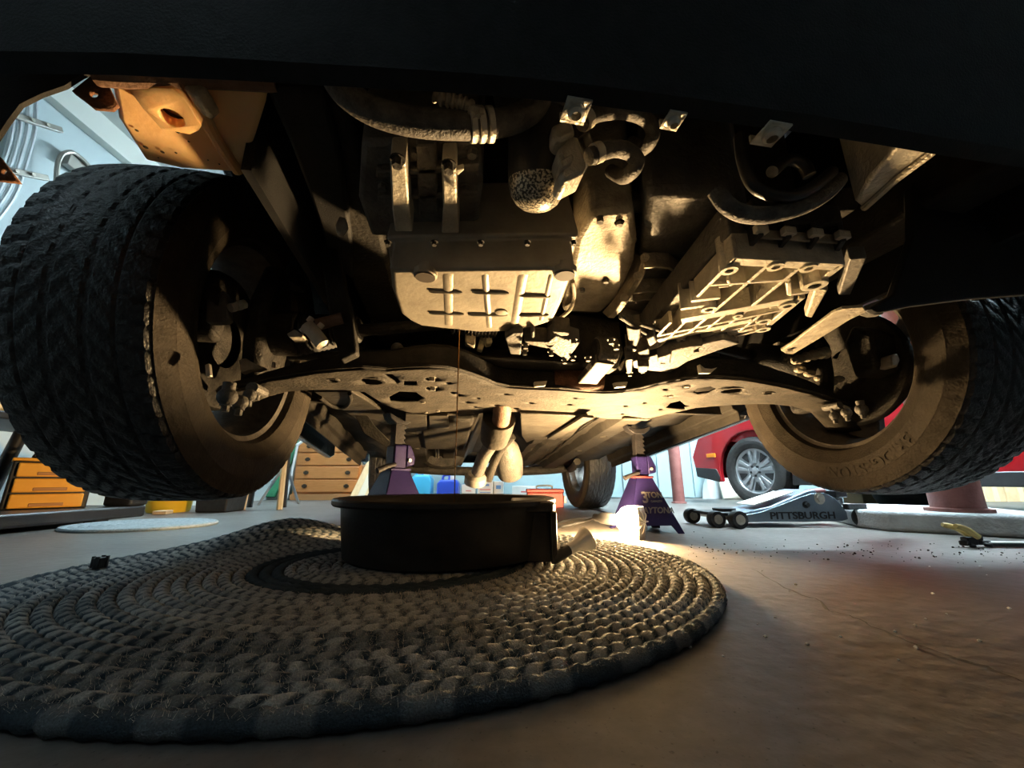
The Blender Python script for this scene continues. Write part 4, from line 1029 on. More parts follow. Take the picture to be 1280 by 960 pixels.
for (x, y, r) in ((532, 342, .013), (706, 340, .013)):
    p = at_z(x, y, ZP); MB().lathe([(r * 1.25, 0.004), (r * 1.2, -0.004), (r, -0.005), (r * .9, 0.012)], p, Z, 22, cap=False).build('drain_boss', 'pan_alloy', PAN)
    MB().lathe([(r * 1.02, 0.0), (r * 1.0, -0.0065), (0.0, -0.0065)], p, Z, 22, cap=False).build('drain_hole', 'grime_and_hole_dark', PAN)  # dark disc painted in for the shade inside the drain hole
MB().lathe([(0.010, 0), (0.010, 0.002), (0.006, 0.003)], at_z(627, 390, ZP), (0, 0, -1), 20).build('cast_mark', 'pan_alloy', PAN)
bolts([at_v(485 + i * 58, 303, -0.375) for i in range(5)], (0, 0, -1), 0.003, 0.004, 'dark_iron', PAN)
# thin stream of old oil running into the tub
top = at_z(574, 411, ZP)
fall = []                                                     # it leaves the drain hole rearwards and drops in an arc
for i in range(15):
    z_ = ZP + 0.001 - (ZP - 0.052) * i / 14
    y_ = top.y + 0.21 * math.sqrt(max(0, ZP + 0.001 - z_) / (ZP - 0.052))
    fall.append(Vector((top.x - 0.028 * (y_ - top.y) / 0.21, y_, z_)))
st_ = MB().tube(fall, 0.0012, 8).build('oil_stream', 'oil')
tag(st_, 'thin stream of dark oil falling from the sump into the tub', 'oil', kind='stuff')

# oil filter
fb = at_z(671, 250, 0.482); ax_ = Vector((0.02, -0.36, 0.93)).normalized()
m = MB(); m.lathe([(0.0, -0.012), (0.008, -0.0112), (0.016, -0.0085), (0.023, -0.003), (0.028, 0.005), (0.0305, 0.014), (0.031, 0.02)], fb, ax_, 32, cap=False)
FIL = m.build('oil_filter', 'filter_grit', CAR, angle=60); tag(FIL, 'oil filter with a gritty domed end')
MB().lathe([(0.031, 0.019), (0.0315, 0.03), (0.0315, 0.078), (0.033, 0.08), (0.033, 0.088), (0.02, 0.09)], fb, ax_, 32).build('canister', 'black_plastic', FIL)
MB().lathe([(0.044, 0.088), (0.048, 0.10), (0.055, 0.16)], fb, ax_, 28).build('filter_mount', 'dark_iron', FIL)

# coolant hose with ribbed clamp
hose('radiator_hose', [(414, 90), (434, 118), (470, 140), (520, 153), (580, 157), (625, 154), (655, 144), (672, 128), (680, 105)], -0.50, 0.012, 'hose_rubber', CAR, 16)
m = MB(); 
for k_ in range(3):
    p = at_v(590 + k_ * 11, 156, -0.50); d = (at_v(600, 155, -.50) - at_v(590, 155.5, -.50)).normalized()
    MB().lathe([(0.0125, -0.003), (0.0148, -0.0024), (0.0148, 0.0024), (0.0125, 0.003)], p, d, 24).build('hose_clamp', 'bright_alloy', CAR)
m = MB(); pp = [at_v(x, y, -0.51) for x, y in ((545, 118), (552, 122), (559, 124), (566, 126), (573, 128), (580, 131), (586, 134), (592, 140), (598, 150))]
m.tube(spline(pp, 4), [0.005 + (0.002 if i % 4 < 2 else 0) for i in range(33)], 14).build('corrugated_sleeve', 'cast_alloy', CAR)

# sensor block and the two looped hoses
face('thermostat_housing', [(690, 156), (705, 150), (716, 153), (720, 166), (700, 176), (692, 172)], -0.50, 0.03, 'bright_alloy', CAR, 0.004)
face('thermostat_housing', [(696, 186), (718, 167), (724, 172), (734, 205), (731, 214), (707, 226), (700, 218), (703, 200)], -0.50, 0.03, 'bright_alloy', CAR, 0.005)
face('housing_rib', [(700, 200), (714, 191), (718, 194), (716, 200), (703, 208)], -0.507, 0.02, 'cast_alloy', CAR, 0.002)
hose('looped_hose', [(727, 155), (740, 145), (760, 140), (785, 140), (806, 148), (816, 163), (812, 178), (802, 186), (790, 178)], [-.50, -.50, -.50, -.495, -.49, -.485, -.475, -.45, -.41], 0.0075, 'hose_rubber', CAR)
hose('looped_hose', [(736, 196), (752, 190), (770, 186), (786, 190), (796, 201), (790, 214), (778, 221), (764, 214)], [-.50, -.50, -.495, -.49, -.485, -.475, -.45, -.41], 0.008, 'hose_rubber', CAR)
m = MB()
for x, y, dx, dy in ((728, 152, 8, -5), (742, 193, 8, -3)):
    MB().cyl(at_v(x, y, -.50), at_v(x + dx, y + dy, -.50), 0.0095, 16).build('hose_collar', 'bright_alloy', CAR)
face('housing_neck', [(722, 170), (738, 160), (746, 185), (736, 200)], -0.49, 0.03, 'black_plastic', CAR, 0.004)

# clip nuts along the belly tray
for (x, y, r, lab) in ((720, 138, 1.0, 0), (842, 150, 0.75, 0), (964, 167, 1.05, 0)):
    c_ = at_z(x, y, ZB - 0.002); s_ = 0.020 * r
    o_ = [(-s_ / 2, -s_ / 2), (s_ / 2, -s_ / 2), (s_ / 2, s_ / 2), (-s_ / 2, s_ / 2)]
    vs_, fs_ = flat_fill(o_, [ellipse(0, 0, s_ * .2, s_ * .2, 12)])
    cn = MB().add([c_ + U * a_ + V * b_ for a_, b_ in vs_], fs_).build('clip_nut', 'bright_alloy', CAR, solid=0.0016)
    MB().lathe([(s_ * .2, -.001), (s_ * .2, .006), (s_ * .33, .004), (s_ * .36, -.001)], c_, (0, 0, -1), 18, cap=False).build('thread_collar', 'zinc', cn)
    MB().box(c_ + V * s_ * .5 + Z * 0.003, s_, 0.002, 0.008, U, V).build('fold', 'bright_alloy', cn)

# ---- gearbox ------------------------------------------------------
belly('gearbox_case', [(806, 240), (925, 240), (940, 290), (925, 325), (866, 398), (800, 396), (770, 390), (800, 330)], 0.56, 0.80, 'grey_case', CAR, 0.012)
belly('bell_housing', [(720, 300), (738, 268), (790, 262), (796, 300), (792, 330), (775, 370), (750, 392), (703, 390), (712, 350)], 0.545, 0.75, 'cast_alloy', CAR, 0.008)
out_ = [(800, 238), (794, 262), (793, 290), (798, 312), (811, 322), (808, 338), (802, 352), (793, 366), (780, 385), (768, 398)]
inn = [(786, 240), (784, 262), (786, 292), (789, 312), (797, 325), (796, 336), (790, 350), (782, 364), (772, 378), (760, 391)]
p = [at_u(x, y, 0.03) for x, y in spline([Vector((a_, b_, 0)) for a_, b_ in out_], 4) and [(q.x, q.y) for q in spline([Vector((a_, b_, 0)) for a_, b_ in out_], 4)]]
q = [at_u(x, y, 0.03) for x, y in [(r_.x, r_.y) for r_ in spline([Vector((a_, b_, 0)) for a_, b_ in inn], 4)]]
MB().extr(p + q[::-1], U * -0.014).build('bell_flange', 'cast_alloy', CAR, 0.002)
m = MB()
for (x, y) in ((790, 245), (791, 300), (806, 322), (797, 345), (780, 372)): MB().cyl(at_u(x, y, 0.045), at_u(x, y, 0.0), 0.007, 14).build('flange_boss', 'cast_alloy', CAR)
vs_, fs_ = flat_fill([(722, 252), (734, 258), (742, 270), (745, 284), (740, 302), (728, 316), (721, 318), (724, 290)], [ellipse(735, 272, 4, 6, 12)])
MB().add([at_v(x, y, -0.22) for x, y in vs_], fs_).build('cover_plate', 'bright_alloy', CAR, solid=0.004)
bolts([at_z(x, y, 0.545) for x, y in ((750, 274), (774, 278), (757, 350), (728, 361))], (0, 0, -1), 0.005, 0.006, 'grey_case', CAR)
MB().tube(spline([at_z(x, y, 0.535) for x, y in ((700, 398), (714, 385), (718, 368), (716, 352))], 5), 0.004, 8).build('inspection_lip', 'cast_alloy', CAR)
for pix in ([(806, 334), (820, 333), (836, 334), (860, 352)], [(792, 366), (812, 364), (832, 364), (856, 380)], [(792, 376), (806, 374), (820, 374), (840, 386)], [(775, 396), (800, 404), (830, 416), (850, 424)]):
    m = MB(); pp = [at_z(x, y, 0.535) for x, y in pix]
    for a_, b_ in zip(pp, pp[1:]):
        d = (b_ - a_).normalized(); s_ = Vector((-d.y, d.x, 0))
        m.box((a_ + b_) / 2 + Z * 0.02, (b_ - a_).length + 0.003, 0.005, 0.044, d, s_)
    m.build('case_rib', 'cast_alloy', CAR, 0.001)
face('case_boss', [(786, 238), (830, 236), (828, 250), (788, 252)], -0.34, 0.03, 'grey_case', CAR, 0.004)

# ribbed valve body cover
QA, QB, QC, QD = [at_z(x, y, 0.455) for x, y in ((918, 322), (1052, 332), (955, 412), (788, 455))]
def vb(s, t, z_=0.455):
    p = QA.lerp(QB, s).lerp(QD.lerp(QC, s), t); return Vector((p.x, p.y, z_))
VB = MB().extr([vb(-.01, 0), vb(1.01, 0), vb(1.02, .3), vb(.98, .5), vb(1.03, .75), vb(1.0, 1.0), vb(0, 1.0), vb(-.02, .6)], Z * 0.05)
for i in range(len(VB.v)): VB.v[i] += Z * 0.032
VB = VB.build('valve_body', 'grey_case', CAR, 0.004); tag(VB, 'ribbed gearbox casting')
def rib(s0, t0, s1, t1, wd, dp, mat_='bright_alloy', zb=0.455, name='rib'):
    a_, b_ = vb(s0, t0, zb), vb(s1, t1, zb); d = (b_ - a_).normalized(); s_ = Vector((-d.y, d.x, 0))
    return MB().box((a_ + b_) / 2 + Z * dp / 2, (b_ - a_).length, wd, dp, d, s_).build(name, mat_, VB, 0.0012)
rib(0, .02, 1, .02, .016, .05); rib(.02, .16, .70, .15, .006, .04); rib(.0, .27, .25, .27, .009, .045); rib(-.03, .33, .22, .33, .009, .045)
rib(.1, .46, .95, .44, .022, .04); rib(0, .60, .98, .60, .007, .042); rib(.06, .68, .8, .68, .018, .038); rib(0, .80, 1.0, .80, .006, .04); rib(.0, .90, .9, .90, .012, .036); rib(0, 1.0, 1.0, 1.0, .008, .04)
rib(.02, 0, .02, .24, .006, .03); rib(.0, .45, .0, 1, .006, .022); rib(.36, .0, .30, 1, .006, .044); rib(.66, .05, .62, .95, .006, .044); rib(1, .0, .98, .3, .010, .042); rib(1.0, .42, 1.0, 1.0, .010, .042)
rib(.72, .18, .86, .34, .006, .04); rib(.86, .34, 1.0, .34, .006, .04); rib(.15, .48, .15, .9, .005, .04); rib(.82, .62, .80, .95, .005, .04); rib(.48, .46, .46, .66, .005, .042)
for (s_, t_, r_) in ((.24, .36, .012), (.96, .22, .016), (.05, .06, .011), (.42, .03, .010), (.72, .03, .010), (.94, .50, .012), (.9, .74, .012), (.04, .96, .013), (.98, .96, .012), (.5, .97, .009), (.3, .74, .008), (.6, .52, .008)):
    MB().lathe([(r_ * .5, .002), (r_ * .5, -.003), (r_ * .95, -.003), (r_, .0), (r_, .045)], vb(s_, t_), Z, 18, cap=False).build('bolt_boss', 'bright_alloy', VB)
    MB().lathe([(r_ * .5, .0), (r_ * .5, .006)], vb(s_, t_), Z, 6).build('bolt', 'dark_iron', VB)
for k_ in range(7):                     # random webs, as cast
    s_ = random.uniform(.05, .85); t_ = random.uniform(.1, .9); rib(s_, t_, s_ + random.uniform(.03, .1), t_ + random.uniform(-.02, .06), .004, .03)
# dark ladder-like cooler plate in front of it
LA, LB, LC, LD = [at_z(x, y, 0.475) for x, y in ((946, 292), (1060, 300), (1046, 322), (925, 314))]
def lad(s, t, z_=0.475): 
    p = LA.lerp(LB, s).lerp(LD.lerp(LC, s), t); return Vector((p.x, p.y, z_))
LAD = MB().extr([lad(0, 0, .495), lad(1, 0, .495), lad(1, 1, .495), lad(0, 1, .495)], Z * .03).build('cooler_plate', 'dark_iron', CAR, 0.003)
for k_ in range(4):
    a_, b_ = lad(.05 + k_ * .3, 0), lad(.05 + k_ * .3, 1); d = (b_ - a_).normalized()
    MB().box((a_ + b_) / 2 + Z * .01, (b_ - a_).length, .006, .024, d, Vector((-d.y, d.x, 0))).build('cross_bar', 'black_plastic', LAD, .001)
    MB().box(a_ + Z * .006, .016, .008, .01, U, V).build('lug', 'bright_alloy', LAD, .001)
for t_ in (.3, .62, .92):
    a_, b_ = lad(.03, t_), lad(.97, t_); d = (b_ - a_).normalized()
    MB().box((a_ + b_) / 2 + Z * .008, (b_ - a_).length, .003, .012, d, Vector((-d.y, d.x, 0))).build('slat', 'cast_alloy', LAD, .0008)
# bottom rail of the gearbox and clutter of brackets in front of the rack
for pix, z_, mt in (([(790, 452), (812, 446), (850, 436), (905, 424), (925, 430), (905, 436), (860, 452), (838, 466), (806, 463), (792, 460)], 0.485, 'cast_alloy'),
                    ([(631, 423), (641, 416), (654, 416), (652, 430), (651, 444), (638, 443)], 0.49, 'cast_alloy'), ([(664, 416), (668, 414), (669, 430), (663, 430)], 0.49, 'bright_alloy'),
                    ([(655, 426), (690, 428), (700, 432), (684, 436), (656, 430)], 0.485, 'bright_alloy'), ([(680, 431), (695, 419), (706, 424), (725, 429), (717, 440), (711, 450), (704, 449), (690, 440)], 0.485, 'cast_alloy'),
                    ([(690, 414), (713, 416), (711, 420), (694, 421)], 0.488, 'bright_alloy'), ([(783, 410), (794, 412), (802, 411), (800, 424), (796, 434), (786, 432)], 0.495, 'bright_alloy'),
                    ([(782, 434), (797, 437), (795, 440), (783, 440)], 0.49, 'bright_alloy'), ([(797, 441), (812, 436), (812, 446), (800, 448)], 0.488, 'bright_alloy'),
                    ([(781, 450), (792, 449), (790, 466), (784, 468)], 0.47, 'cast_alloy'), ([(797, 458), (812, 458), (809, 465), (798, 466)], 0.47, 'bright_alloy'), ([(822, 448), (840, 442), (838, 454), (822, 454)], 0.475, 'cast_alloy'),
                    ([(835, 440), (862, 433), (880, 432), (858, 444), (838, 448)], 0.48, 'bright_alloy'), ([(808, 424), (818, 420), (822, 428), (812, 434)], 0.49, 'cast_alloy')):
    belly('casting_bracket', pix, z_ - 0.042, z_ - 0.012, 'dimmed_alloy' if mt == 'bright_alloy' else 'grey_case', CAR, 0.003)
bolts([at_z(x, y, 0.442) for x, y in ((657, 431), (656, 439), (689, 440), (706, 450), (716, 446), (717, 425), (735, 447), (764, 425), (770, 432), (828, 451), (803, 462), (787, 466), (870, 436))], (0, 0, -1), 0.005, 0.008, 'dimmed_alloy', CAR)
for pix in ([(775, 396), (800, 412), (822, 424)], [(800, 405), (822, 412), (832, 415)]):
    MB().tube(spline([at_z(x, y, 0.46) for x, y in pix], 4), 0.0035, 8).build('brace_rod', 'dimmed_alloy', CAR)
face('rack_gaiter', [(605, 400), (612, 398), (616, 428), (608, 430)], 0.05, 0.03, 'bright_alloy', CAR, 0.004)
face('cable_bundle', [(596, 436), (600, 422), (609, 412), (611, 416), (606, 430), (603, 438)], 0.08, 0.02, 'bright_alloy', CAR, 0.002)
face('engine_foot', [(582, 402), (596, 406), (594, 432), (582, 428)], 0.04, 0.03, 'cast_alloy', CAR, 0.003)
MB().cyl(car(-0.42, 0.24, 0.52), car(0.42, 0.24, 0.52), 0.030, 20).build('steering_rack', 'dark_iron', CAR)
MB().tube(spline([car(u, v_, z_) for u, v_, z_ in ((-0.58, 0.05, .52), (-0.5, 0.28, .52), (-0.3, 0.33, .515), (0, 0.34, .51), (0.3, 0.33, .515), (0.5, 0.28, .52), (0.58, 0.05, .52))], 6), 0.013, 12).build('sway_bar', 'dark_iron', CAR)

# torque rod
rb_ = at_z(757, 450, 0.447)
TQ = MB().lathe([(0.014, -.022), (0.030, -.022), (0.030, .022), (0.014, .022)], rb_ + Z * 0.022, U, 28).build('torque_rod', 'grey_case', CAR, 0.003)
MB().lathe([(0.0, -.026), (0.024, -.026), (0.024, .026), (0.0, .026)], rb_ + Z * 0.022, U, 24).build('rod_bushing', 'rubber', TQ, 0.003)
MB().extr([at_z(x, y, 0.436) for x, y in ((745, 453), (769, 456), (752, 474), (741, 488), (712, 488), (724, 478))], Z * 0.02).build('rod_arm', 'dimmed_alloy', TQ, 0.003)
p, q = at_z(690, 480, 0.44), at_z(754, 482, 0.44)
MB().lathe([(0.018, 0), (0.03, .004), (0.032, .02), (0.032, .7 * (q - p).length), (0.026, (q - p).length - .004), (0.014, (q - p).length)], p + Z * 0.012, q - p, 22).build('rear_bushing', 'rust', TQ)
m = MB()
for x in (737, 777): m.extr([at_v(xx, yy, 0.0) for xx, yy in ((x - 3, 458), (x + 4, 448), (x + 4, 452), (x, 462))], V * 0.01)
m.build('rod_washer', 'bright_alloy', TQ)
face('mount_bracket', [(690, 388), (775, 400), (780, 440), (772, 462), (735, 452), (724, 428), (690, 412)], 0.02, 0.05, 'dark_iron', CAR, 0.006)

# ---- top right: charge pipe and rail end, top left rail
hose('lower_coolant_pipe', [(895, 238), (908, 256), (928, 267), (960, 269), (1000, 259), (1030, 243), (1048, 225)], -0.50, 0.0085, 'hose_rubber', CAR, 14)
hose('fan_shroud_edge', [(925, 170), (930, 205), (945, 235), (980, 246), (1010, 238), (1040, 215)], -0.51, 0.006, 'black_plastic', CAR)
hose('looped_cable', [(965, 215), (985, 200), (1003, 205), (1012, 220)], -0.51, 0.006, 'black_plastic', CAR)
belly('rail_end', [(1070, 254), (1086, 224), (1127, 178), (1172, 184), (1120, 222), (1080, 262)], 0.50, 0.60, 'bright_alloy', CAR, 0.004)
MB().tube([at_z(x, y, 0.498) for x, y in ((1172, 185), (1120, 224), (1080, 260))], 0.004, 8).build('rail_flange', 'cast_alloy', CAR)
face('latch_bracket', [(1040, 252), (1050, 235), (1078, 232), (1083, 238), (1070, 262), (1050, 262)], -0.40, 0.02, 'dark_iron', CAR, 0.002)
belly('front_rail', [(335, 110), (405, 112), (428, 200), (440, 300), (440, 350), (415, 330), (385, 240)], 0.60, 0.72, 'bumper_plastic', CAR, 0.006)
face('rail_tab', [(419, 280), (424, 270), (432, 272), (434, 281), (426, 292), (420, 290)], -0.25, 0.012, 'cast_alloy', CAR, 0.002)
face('side_stay', [(400, 315), (416, 290), (440, 390), (446, 440), (425, 450), (412, 400)], -0.12, 0.03, 'dark_frame', CAR, 0.004)

# ---- washer reservoir (amber plastic)
bz = [(140, 97), (150, 150), (183, 201), (228, 211), (299, 216), (317, 172), (330, 130), (334, 99)]
p0 = [at_z(x, y, 0.60) for x, y in bz]
RES = MB().loft([[p for p in p0], [p + Z * 0.004 + (sum(p0, Vector()) / 8 - p) * -0.02 for p in p0], [p + Z * 0.16 for p in p0]]).build('washer_reservoir', 'reservoir_plastic', CAR, 0.008, 3)
tag(RES, 'orange translucent plastic tank with a hole')
vs_, fs_ = flat_fill([(160, 103), (215, 105), (232, 118), (253, 152), (250, 158), (238, 163), (203, 156), (180, 130)], [ellipse(216, 142, 18, 9, 20, .5)])
MB().add([at_z(x, y, 0.585) for x, y in vs_], fs_).build('tank_tab', 'reservoir_plastic', RES, 0.002, solid=0.012)
MB().lathe([(0.022, 0.004), (0.018, 0.02), (0.0, 0.02)], at_z(216, 142, 0.585), Z, 20, cap=False).build('tab_recess', 'grime_and_hole_dark', RES)
MB().tube(spline([at_z(x, y, 0.598) for x, y in ((252, 132), (262, 158), (280, 188), (298, 214))], 4), [0.003] + [0.007] * 12, 10).build('tank_ridge', 'reservoir_plastic', RES)
face('tank_neck', [(222, 100), (250, 97), (258, 110), (245, 120), (232, 112)], -0.42, 0.03, 'cast_alloy', RES, 0.004)
m = MB()
for (x, y, r_) in ((171, 163, .0020), (182, 184, .0028), (203, 190, .0024), (220, 191, .0016), (236, 177, .0014), (274, 185, .0012), (274, 205, .0012), (222, 165, .0022), (198, 197, .001), (260, 200, .001)):
    m.lathe([(r_, 0.0), (r_ * .7, .0006)], at_z(x, y, 0.598), (0, 0, -1), 9)
m.build('dirt_spots', 'grime_and_hole_dark', RES)
vs_, fs_ = flat_fill([(92, 116), (122, 92), (134, 104), (148, 132), (141, 138), (118, 136), (108, 128)], [ellipse(119, 120, 6, 4, 12, .3)])
MB().add([at_v(x, y, -0.40) for x, y in vs_], fs_).build('tank_ear', 'rust', RES, solid=0.004)
vs_, fs_ = flat_fill([(-30, 190), (0, 196), (26, 229), (0, 226), (-30, 222)], [ellipse(7, 216, 4, 4, 10)])
MB().add([at_v(x, y, -0.36) for x, y in vs_], fs_).build('fender_stay', 'rust', CAR, solid=0.004)
MB().tube(spline([at_v(x, y, -0.42) for x, y in ((120, 95), (160, 98), (210, 99), (260, 99), (345, 104))], 4), 0.009, 10).build('tank_strap', 'pipe_rust', CAR)

# ================================================================== things on the floor
# ---- braided oval rug
RUGC = Vector((-0.26, 0.93, 0)); RA, RBB = 0.665, 0.59
NR = 30
def rug_lift(x, y):
    """the rug is rucked up behind the tub and lies flat elsewhere"""
    return math.exp(-(((x + 0.72) / 0.15) ** 2 + ((y - 1.32) / 0.20) ** 2)) * 0.055
RUG = empty('braided_rug', RUGC); tag(RUG, 'large oval braided rug of grey and tan yarn under the black tub', 'rug')
LIGHT, DARK, MID = (0.47, 0.465, 0.44), (0.028, 0.046, 0.062), (0.15, 0.165, 0.175)
def mixc(a_, b_, t): return tuple(p + (q - p) * t for p, q in zip(a_, b_))
fib = MB()
step = 1.0 / NR
rndr = random.Random(5)
for k_ in range(NR):
    rho = (k_ + 0.5) * step
    rr = 0.5 * step * (RA + RBB) / 2 * 1.04
    per = 2 * math.pi * rho * (RA + RBB) / 2
    n_ = max(36, int(per / 0.0055)); q_ = 8
    # colour of the braid: solid dark, solid light or space-dyed
    zone = 'light' if rho < 0.33 else 'dark' if rho < 0.45 else 'light' if rho < 0.70 else 'mix' if rho < 0.97 else 'edge'
    ph = rndr.uniform(0, 6)
    rings = []; cols = []
    for i in range(n_):
        th = 2 * math.pi * i / n_
        cx_, cy_ = math.cos(th), math.sin(th)
        ctr = RUGC + Vector((RA * rho * cx_, RBB * rho * cy_, 0))
        nrm = Vector((cx_ / RA, cy_ / RBB, 0)).normalized()
        s_ = per * i / n_
        lift = rug_lift(ctr.x, ctr.y)
        ring_ = []
        for j in range(q_):
            a_ = 2 * math.pi * j / q_
            strand = math.cos(2 * math.pi * s_ / 0.026 + a_ * (1 if k_ % 2 else -1) + ph)
            r_ = rr * (0.98 + 0.09 * strand) + rndr.uniform(-.0008, .0008)
            zz = 0.0095 + 0.0100 * math.sin(a_) * (0.95 + 0.12 * strand) + rndr.uniform(-.0006, .0006)
            ring_.append(ctr + nrm * (r_ * math.cos(a_)) + Z * (max(zz, 0.0004) + lift))
            blk = int(s_ / 0.045) + k_ * 7
            h_ = (math.sin(blk * 12.9898 + k_ * 78.233) * 43758.5453) % 1.0
            if zone == 'light': c_ = mixc(LIGHT, MID, 0.6 * h_) if strand > -0.5 else mixc(DARK, MID, .5)
            elif zone == 'dark': c_ = mixc(DARK, MID, 0.25 * h_)
            elif zone == 'mix': c_ = mixc(LIGHT, DARK, 0.15 + 0.6 * h_) if strand > -0.2 else DARK
            else: c_ = (mixc(DARK, MID, 0.2) if ((s_ + .02 * math.sin(s_ * 9)) % 0.088) > 0.034 else mixc(DARK, MID, .95))
            cols.append((*c_, 1))
        rings.append(ring_)
        top_ = ctr + Z * (0.018 + lift)
        if zone != 'dark':
            for _ in range(9 if ctr.y < 1.15 and ctr.x > -.30 - .3 * (rho - .5) else 1):  # pale fuzz packed denser on the lamp side to brighten it
                b0 = top_ + nrm * rndr.uniform(-rr, rr) * 0.8 - Z * rndr.uniform(0, .003)
                d = Vector((rndr.gauss(0, 1), rndr.gauss(0, 1), rndr.uniform(0.2, 1.2))).normalized() * rndr.uniform(0.003, 0.008)
                w_ = Vector((-d.y, d.x, 0)).normalized() * (0.00030 if ctr.y > .6 else 0.00016)
                fib.add([b0 - w_, b0 + w_, b0 + d], [(0, 1, 2)])
    m = MB(); m.v = [p for r in rings for p in r]
    m.f = [(i * q_ + j, i * q_ + (j + 1) % q_, ((i + 1) % n_) * q_ + (j + 1) % q_, ((i + 1) % n_) * q_ + j) for i in range(n_) for j in range(q_)]
    o = m.build('braid', 'braided_yarn', RUG, angle=180, origin=RUGC)
    ca = o.data.color_attributes.new('yarn', 'FLOAT_COLOR', 'POINT')
    flat = [c for cc in cols for c in cc]
    ca.data.foreach_set('color', flat)
mat('fibre', (0.74, 0.66, 0.54), None, 0.95)
fo = fib.build('loose_fibres', 'fibre', RUG); fo['kind'] = 'stuff'

# ---- drain tub
PB = at_z(530, 719, 0.02)
PC = Vector((PB.x + 0.0, PB.y + 0.25, 0.019))
TUB = empty('drain_tub', PC); tag(TUB, 'round black plastic oil drain tub with a flat spout side on the rug', 'tub')
def tub_ring(r, z_, n=72, flat=True):
    out = []
    for i in range(n):
        a_ = 2 * math.pi * i / n
        x, y = r * math.cos(a_), r * math.sin(a_)
        lim = r * 0.86
        out.append(PC + Vector((min(x, lim) if False else x, y, z_)))
    return out
RTB = 0.250; HT = 0.131
TB = MB().loft([tub_ring(RTB * .10, .004), tub_ring(RTB * .93, .0), tub_ring(RTB * .965, .006), tub_ring(RTB * .985, .04), tub_ring(RTB * 1.02, HT - .012), tub_ring(RTB * 1.022, HT - .008),
               tub_ring(RTB * 1.06, HT - .008), tub_ring(RTB * 1.085, HT - .014), tub_ring(RTB * 1.10, HT - .010), tub_ring(RTB * 1.10, HT - .002), tub_ring(RTB * 1.085, HT + .002), tub_ring(RTB * 1.02, HT), tub_ring(RTB * .985, HT - .01), tub_ring(RTB * .95, .010), tub_ring(RTB * .10, .008)], cap=True)
TB.build('basin', 'tub_plastic', TUB, angle=40)
# spout block on the side towards the lamp: three walls, roof and a dark opening
sx = PC + Vector((RTB * 0.93, -0.055, 0)); 
def spt(x, y, z_): return PC + Vector((x, y, z_))
bx0, bx1 = 0.162, 0.262
y0, y1 = -0.165, 0.10
MB().extr([spt(bx0, y0, .105), spt(bx1 - .01, y0 + .01, .105), spt(bx1, y0 + .03, .105), spt(bx1, y1, .105), spt(bx0, y1, .105)], Z * (HT - .105 - .004)).build('spout_hood', 'tub_plastic', TUB, 0.006, 3)
MB().extr([spt(bx1 - .014, y0 + .004, 0.002), spt(bx1, y0 + .01, 0.002), spt(bx1, y1, 0.002), spt(bx1 - .014, y1, 0.002)], Z * .105).build('spout_wall', 'tub_plastic', TUB, 0.003)
MB().extr([spt(bx0 - .01, y0 + .004, 0.002), spt(bx0 + .012, y0 - .002, 0.002), spt(bx0 + .012, y1, 0.002), spt(bx0 - .01, y1, 0.002)], Z * .105).build('spout_wall', 'tub_plastic', TUB, 0.003)
MB().extr([spt(bx0, y0 + .03, 0.002), spt(bx1 - .01, y0 + .03, 0.002), spt(bx1 - .01, y0 + .045, 0.002), spt(bx0, y0 + .045, 0.002)], Z * .104).build('spout_recess', 'tub_plastic', TUB, 0.002)
ol = MB().lathe([(0.0, .030), (RTB * .955, .030)], PC, Z, 48, cap=False).build('oil_pool', 'oil', None)
tag(ol, 'shallow pool of old oil inside the black drain tub', 'oil', kind='stuff')

# ---- flashlight leaning by the tub
fl0, fl1 = at_z(690, 695, 0.035), at_z(718, 681, 0.05)
fd = Vector((0.66, 0.30, 0.30)).normalized(); f0 = Vector((fl0.x + .012, fl0.y, 0.034))
FLT = empty('flashlight', (f0.x, f0.y, 0.02)); tag(FLT, 'small chrome flashlight lying on the rug beside the black tub', 'flashlight')
MB().lathe([(0.0, -.012), (0.010, -.012), (0.012, -.008), (0.012, .03), (0.010, .033)], f0, fd, 20).build('barrel', 'jack_black', FLT)
MB().lathe([(0.010, .03), (0.012, .034), (0.012, .05), (0.024, .078), (0.026, .082), (0.026, .086), (0.023, .086)], f0, fd, 28, cap=False).build('reflector_head', 'chrome', FLT)
MB().lathe([(0.0, .084), (0.0225, .084), (0.0225, .080), (0.0, .079)], f0, fd, 24, cap=False).build('lens', 'lens', FLT)
MB().cyl(f0 + Z * 0.012 + fd * .012, f0 + Z * 0.016 + fd * .012, 0.004, 10).build('switch', 'grey_case', FLT)

# ---- caged work lamp
L0 = at_z(786, 673, 0); LB_ = Vector((L0.x, L0.y + 0.0, 0.058))
LAMP = empty('work_lamp', (L0.x, L0.y, 0)); tag(LAMP, 'lit caged work lamp lying on the floor in front of a jack stand', 'lamp')
ld = Vector((0.55, -0.80, 0.0)).normalized(); ls_ = Vector((-ld.y, ld.x, 0))
MB().sphere(LB_, 0.036, 24, 16, (1.15, 1.0, 1.1)).build('bulb', 'bulb_glow', LAMP)
MB().lathe([(0.014, 0), (0.014, .03), (0.019, .032), (0.021, .05), (0.019, .13), (0.012, .14)], LB_ - ld * 0.155, ld, 18).build('handle', 'jack_black', LAMP)
for k_ in range(8):
    a_ = 2 * math.pi * k_ / 8
    d = ls_ * math.cos(a_) + Z * math.sin(a_)
    MB().tube(spline([LB_ - ld * .025 + d * .020, LB_ - ld * .008 + d * .046, LB_ + ld * .03 + d * .048, LB_ + ld * .06 + d * .034, LB_ + ld * .07 + d * .004], 4), 0.0015, 6).build('cage_wire', 'zinc', LAMP)
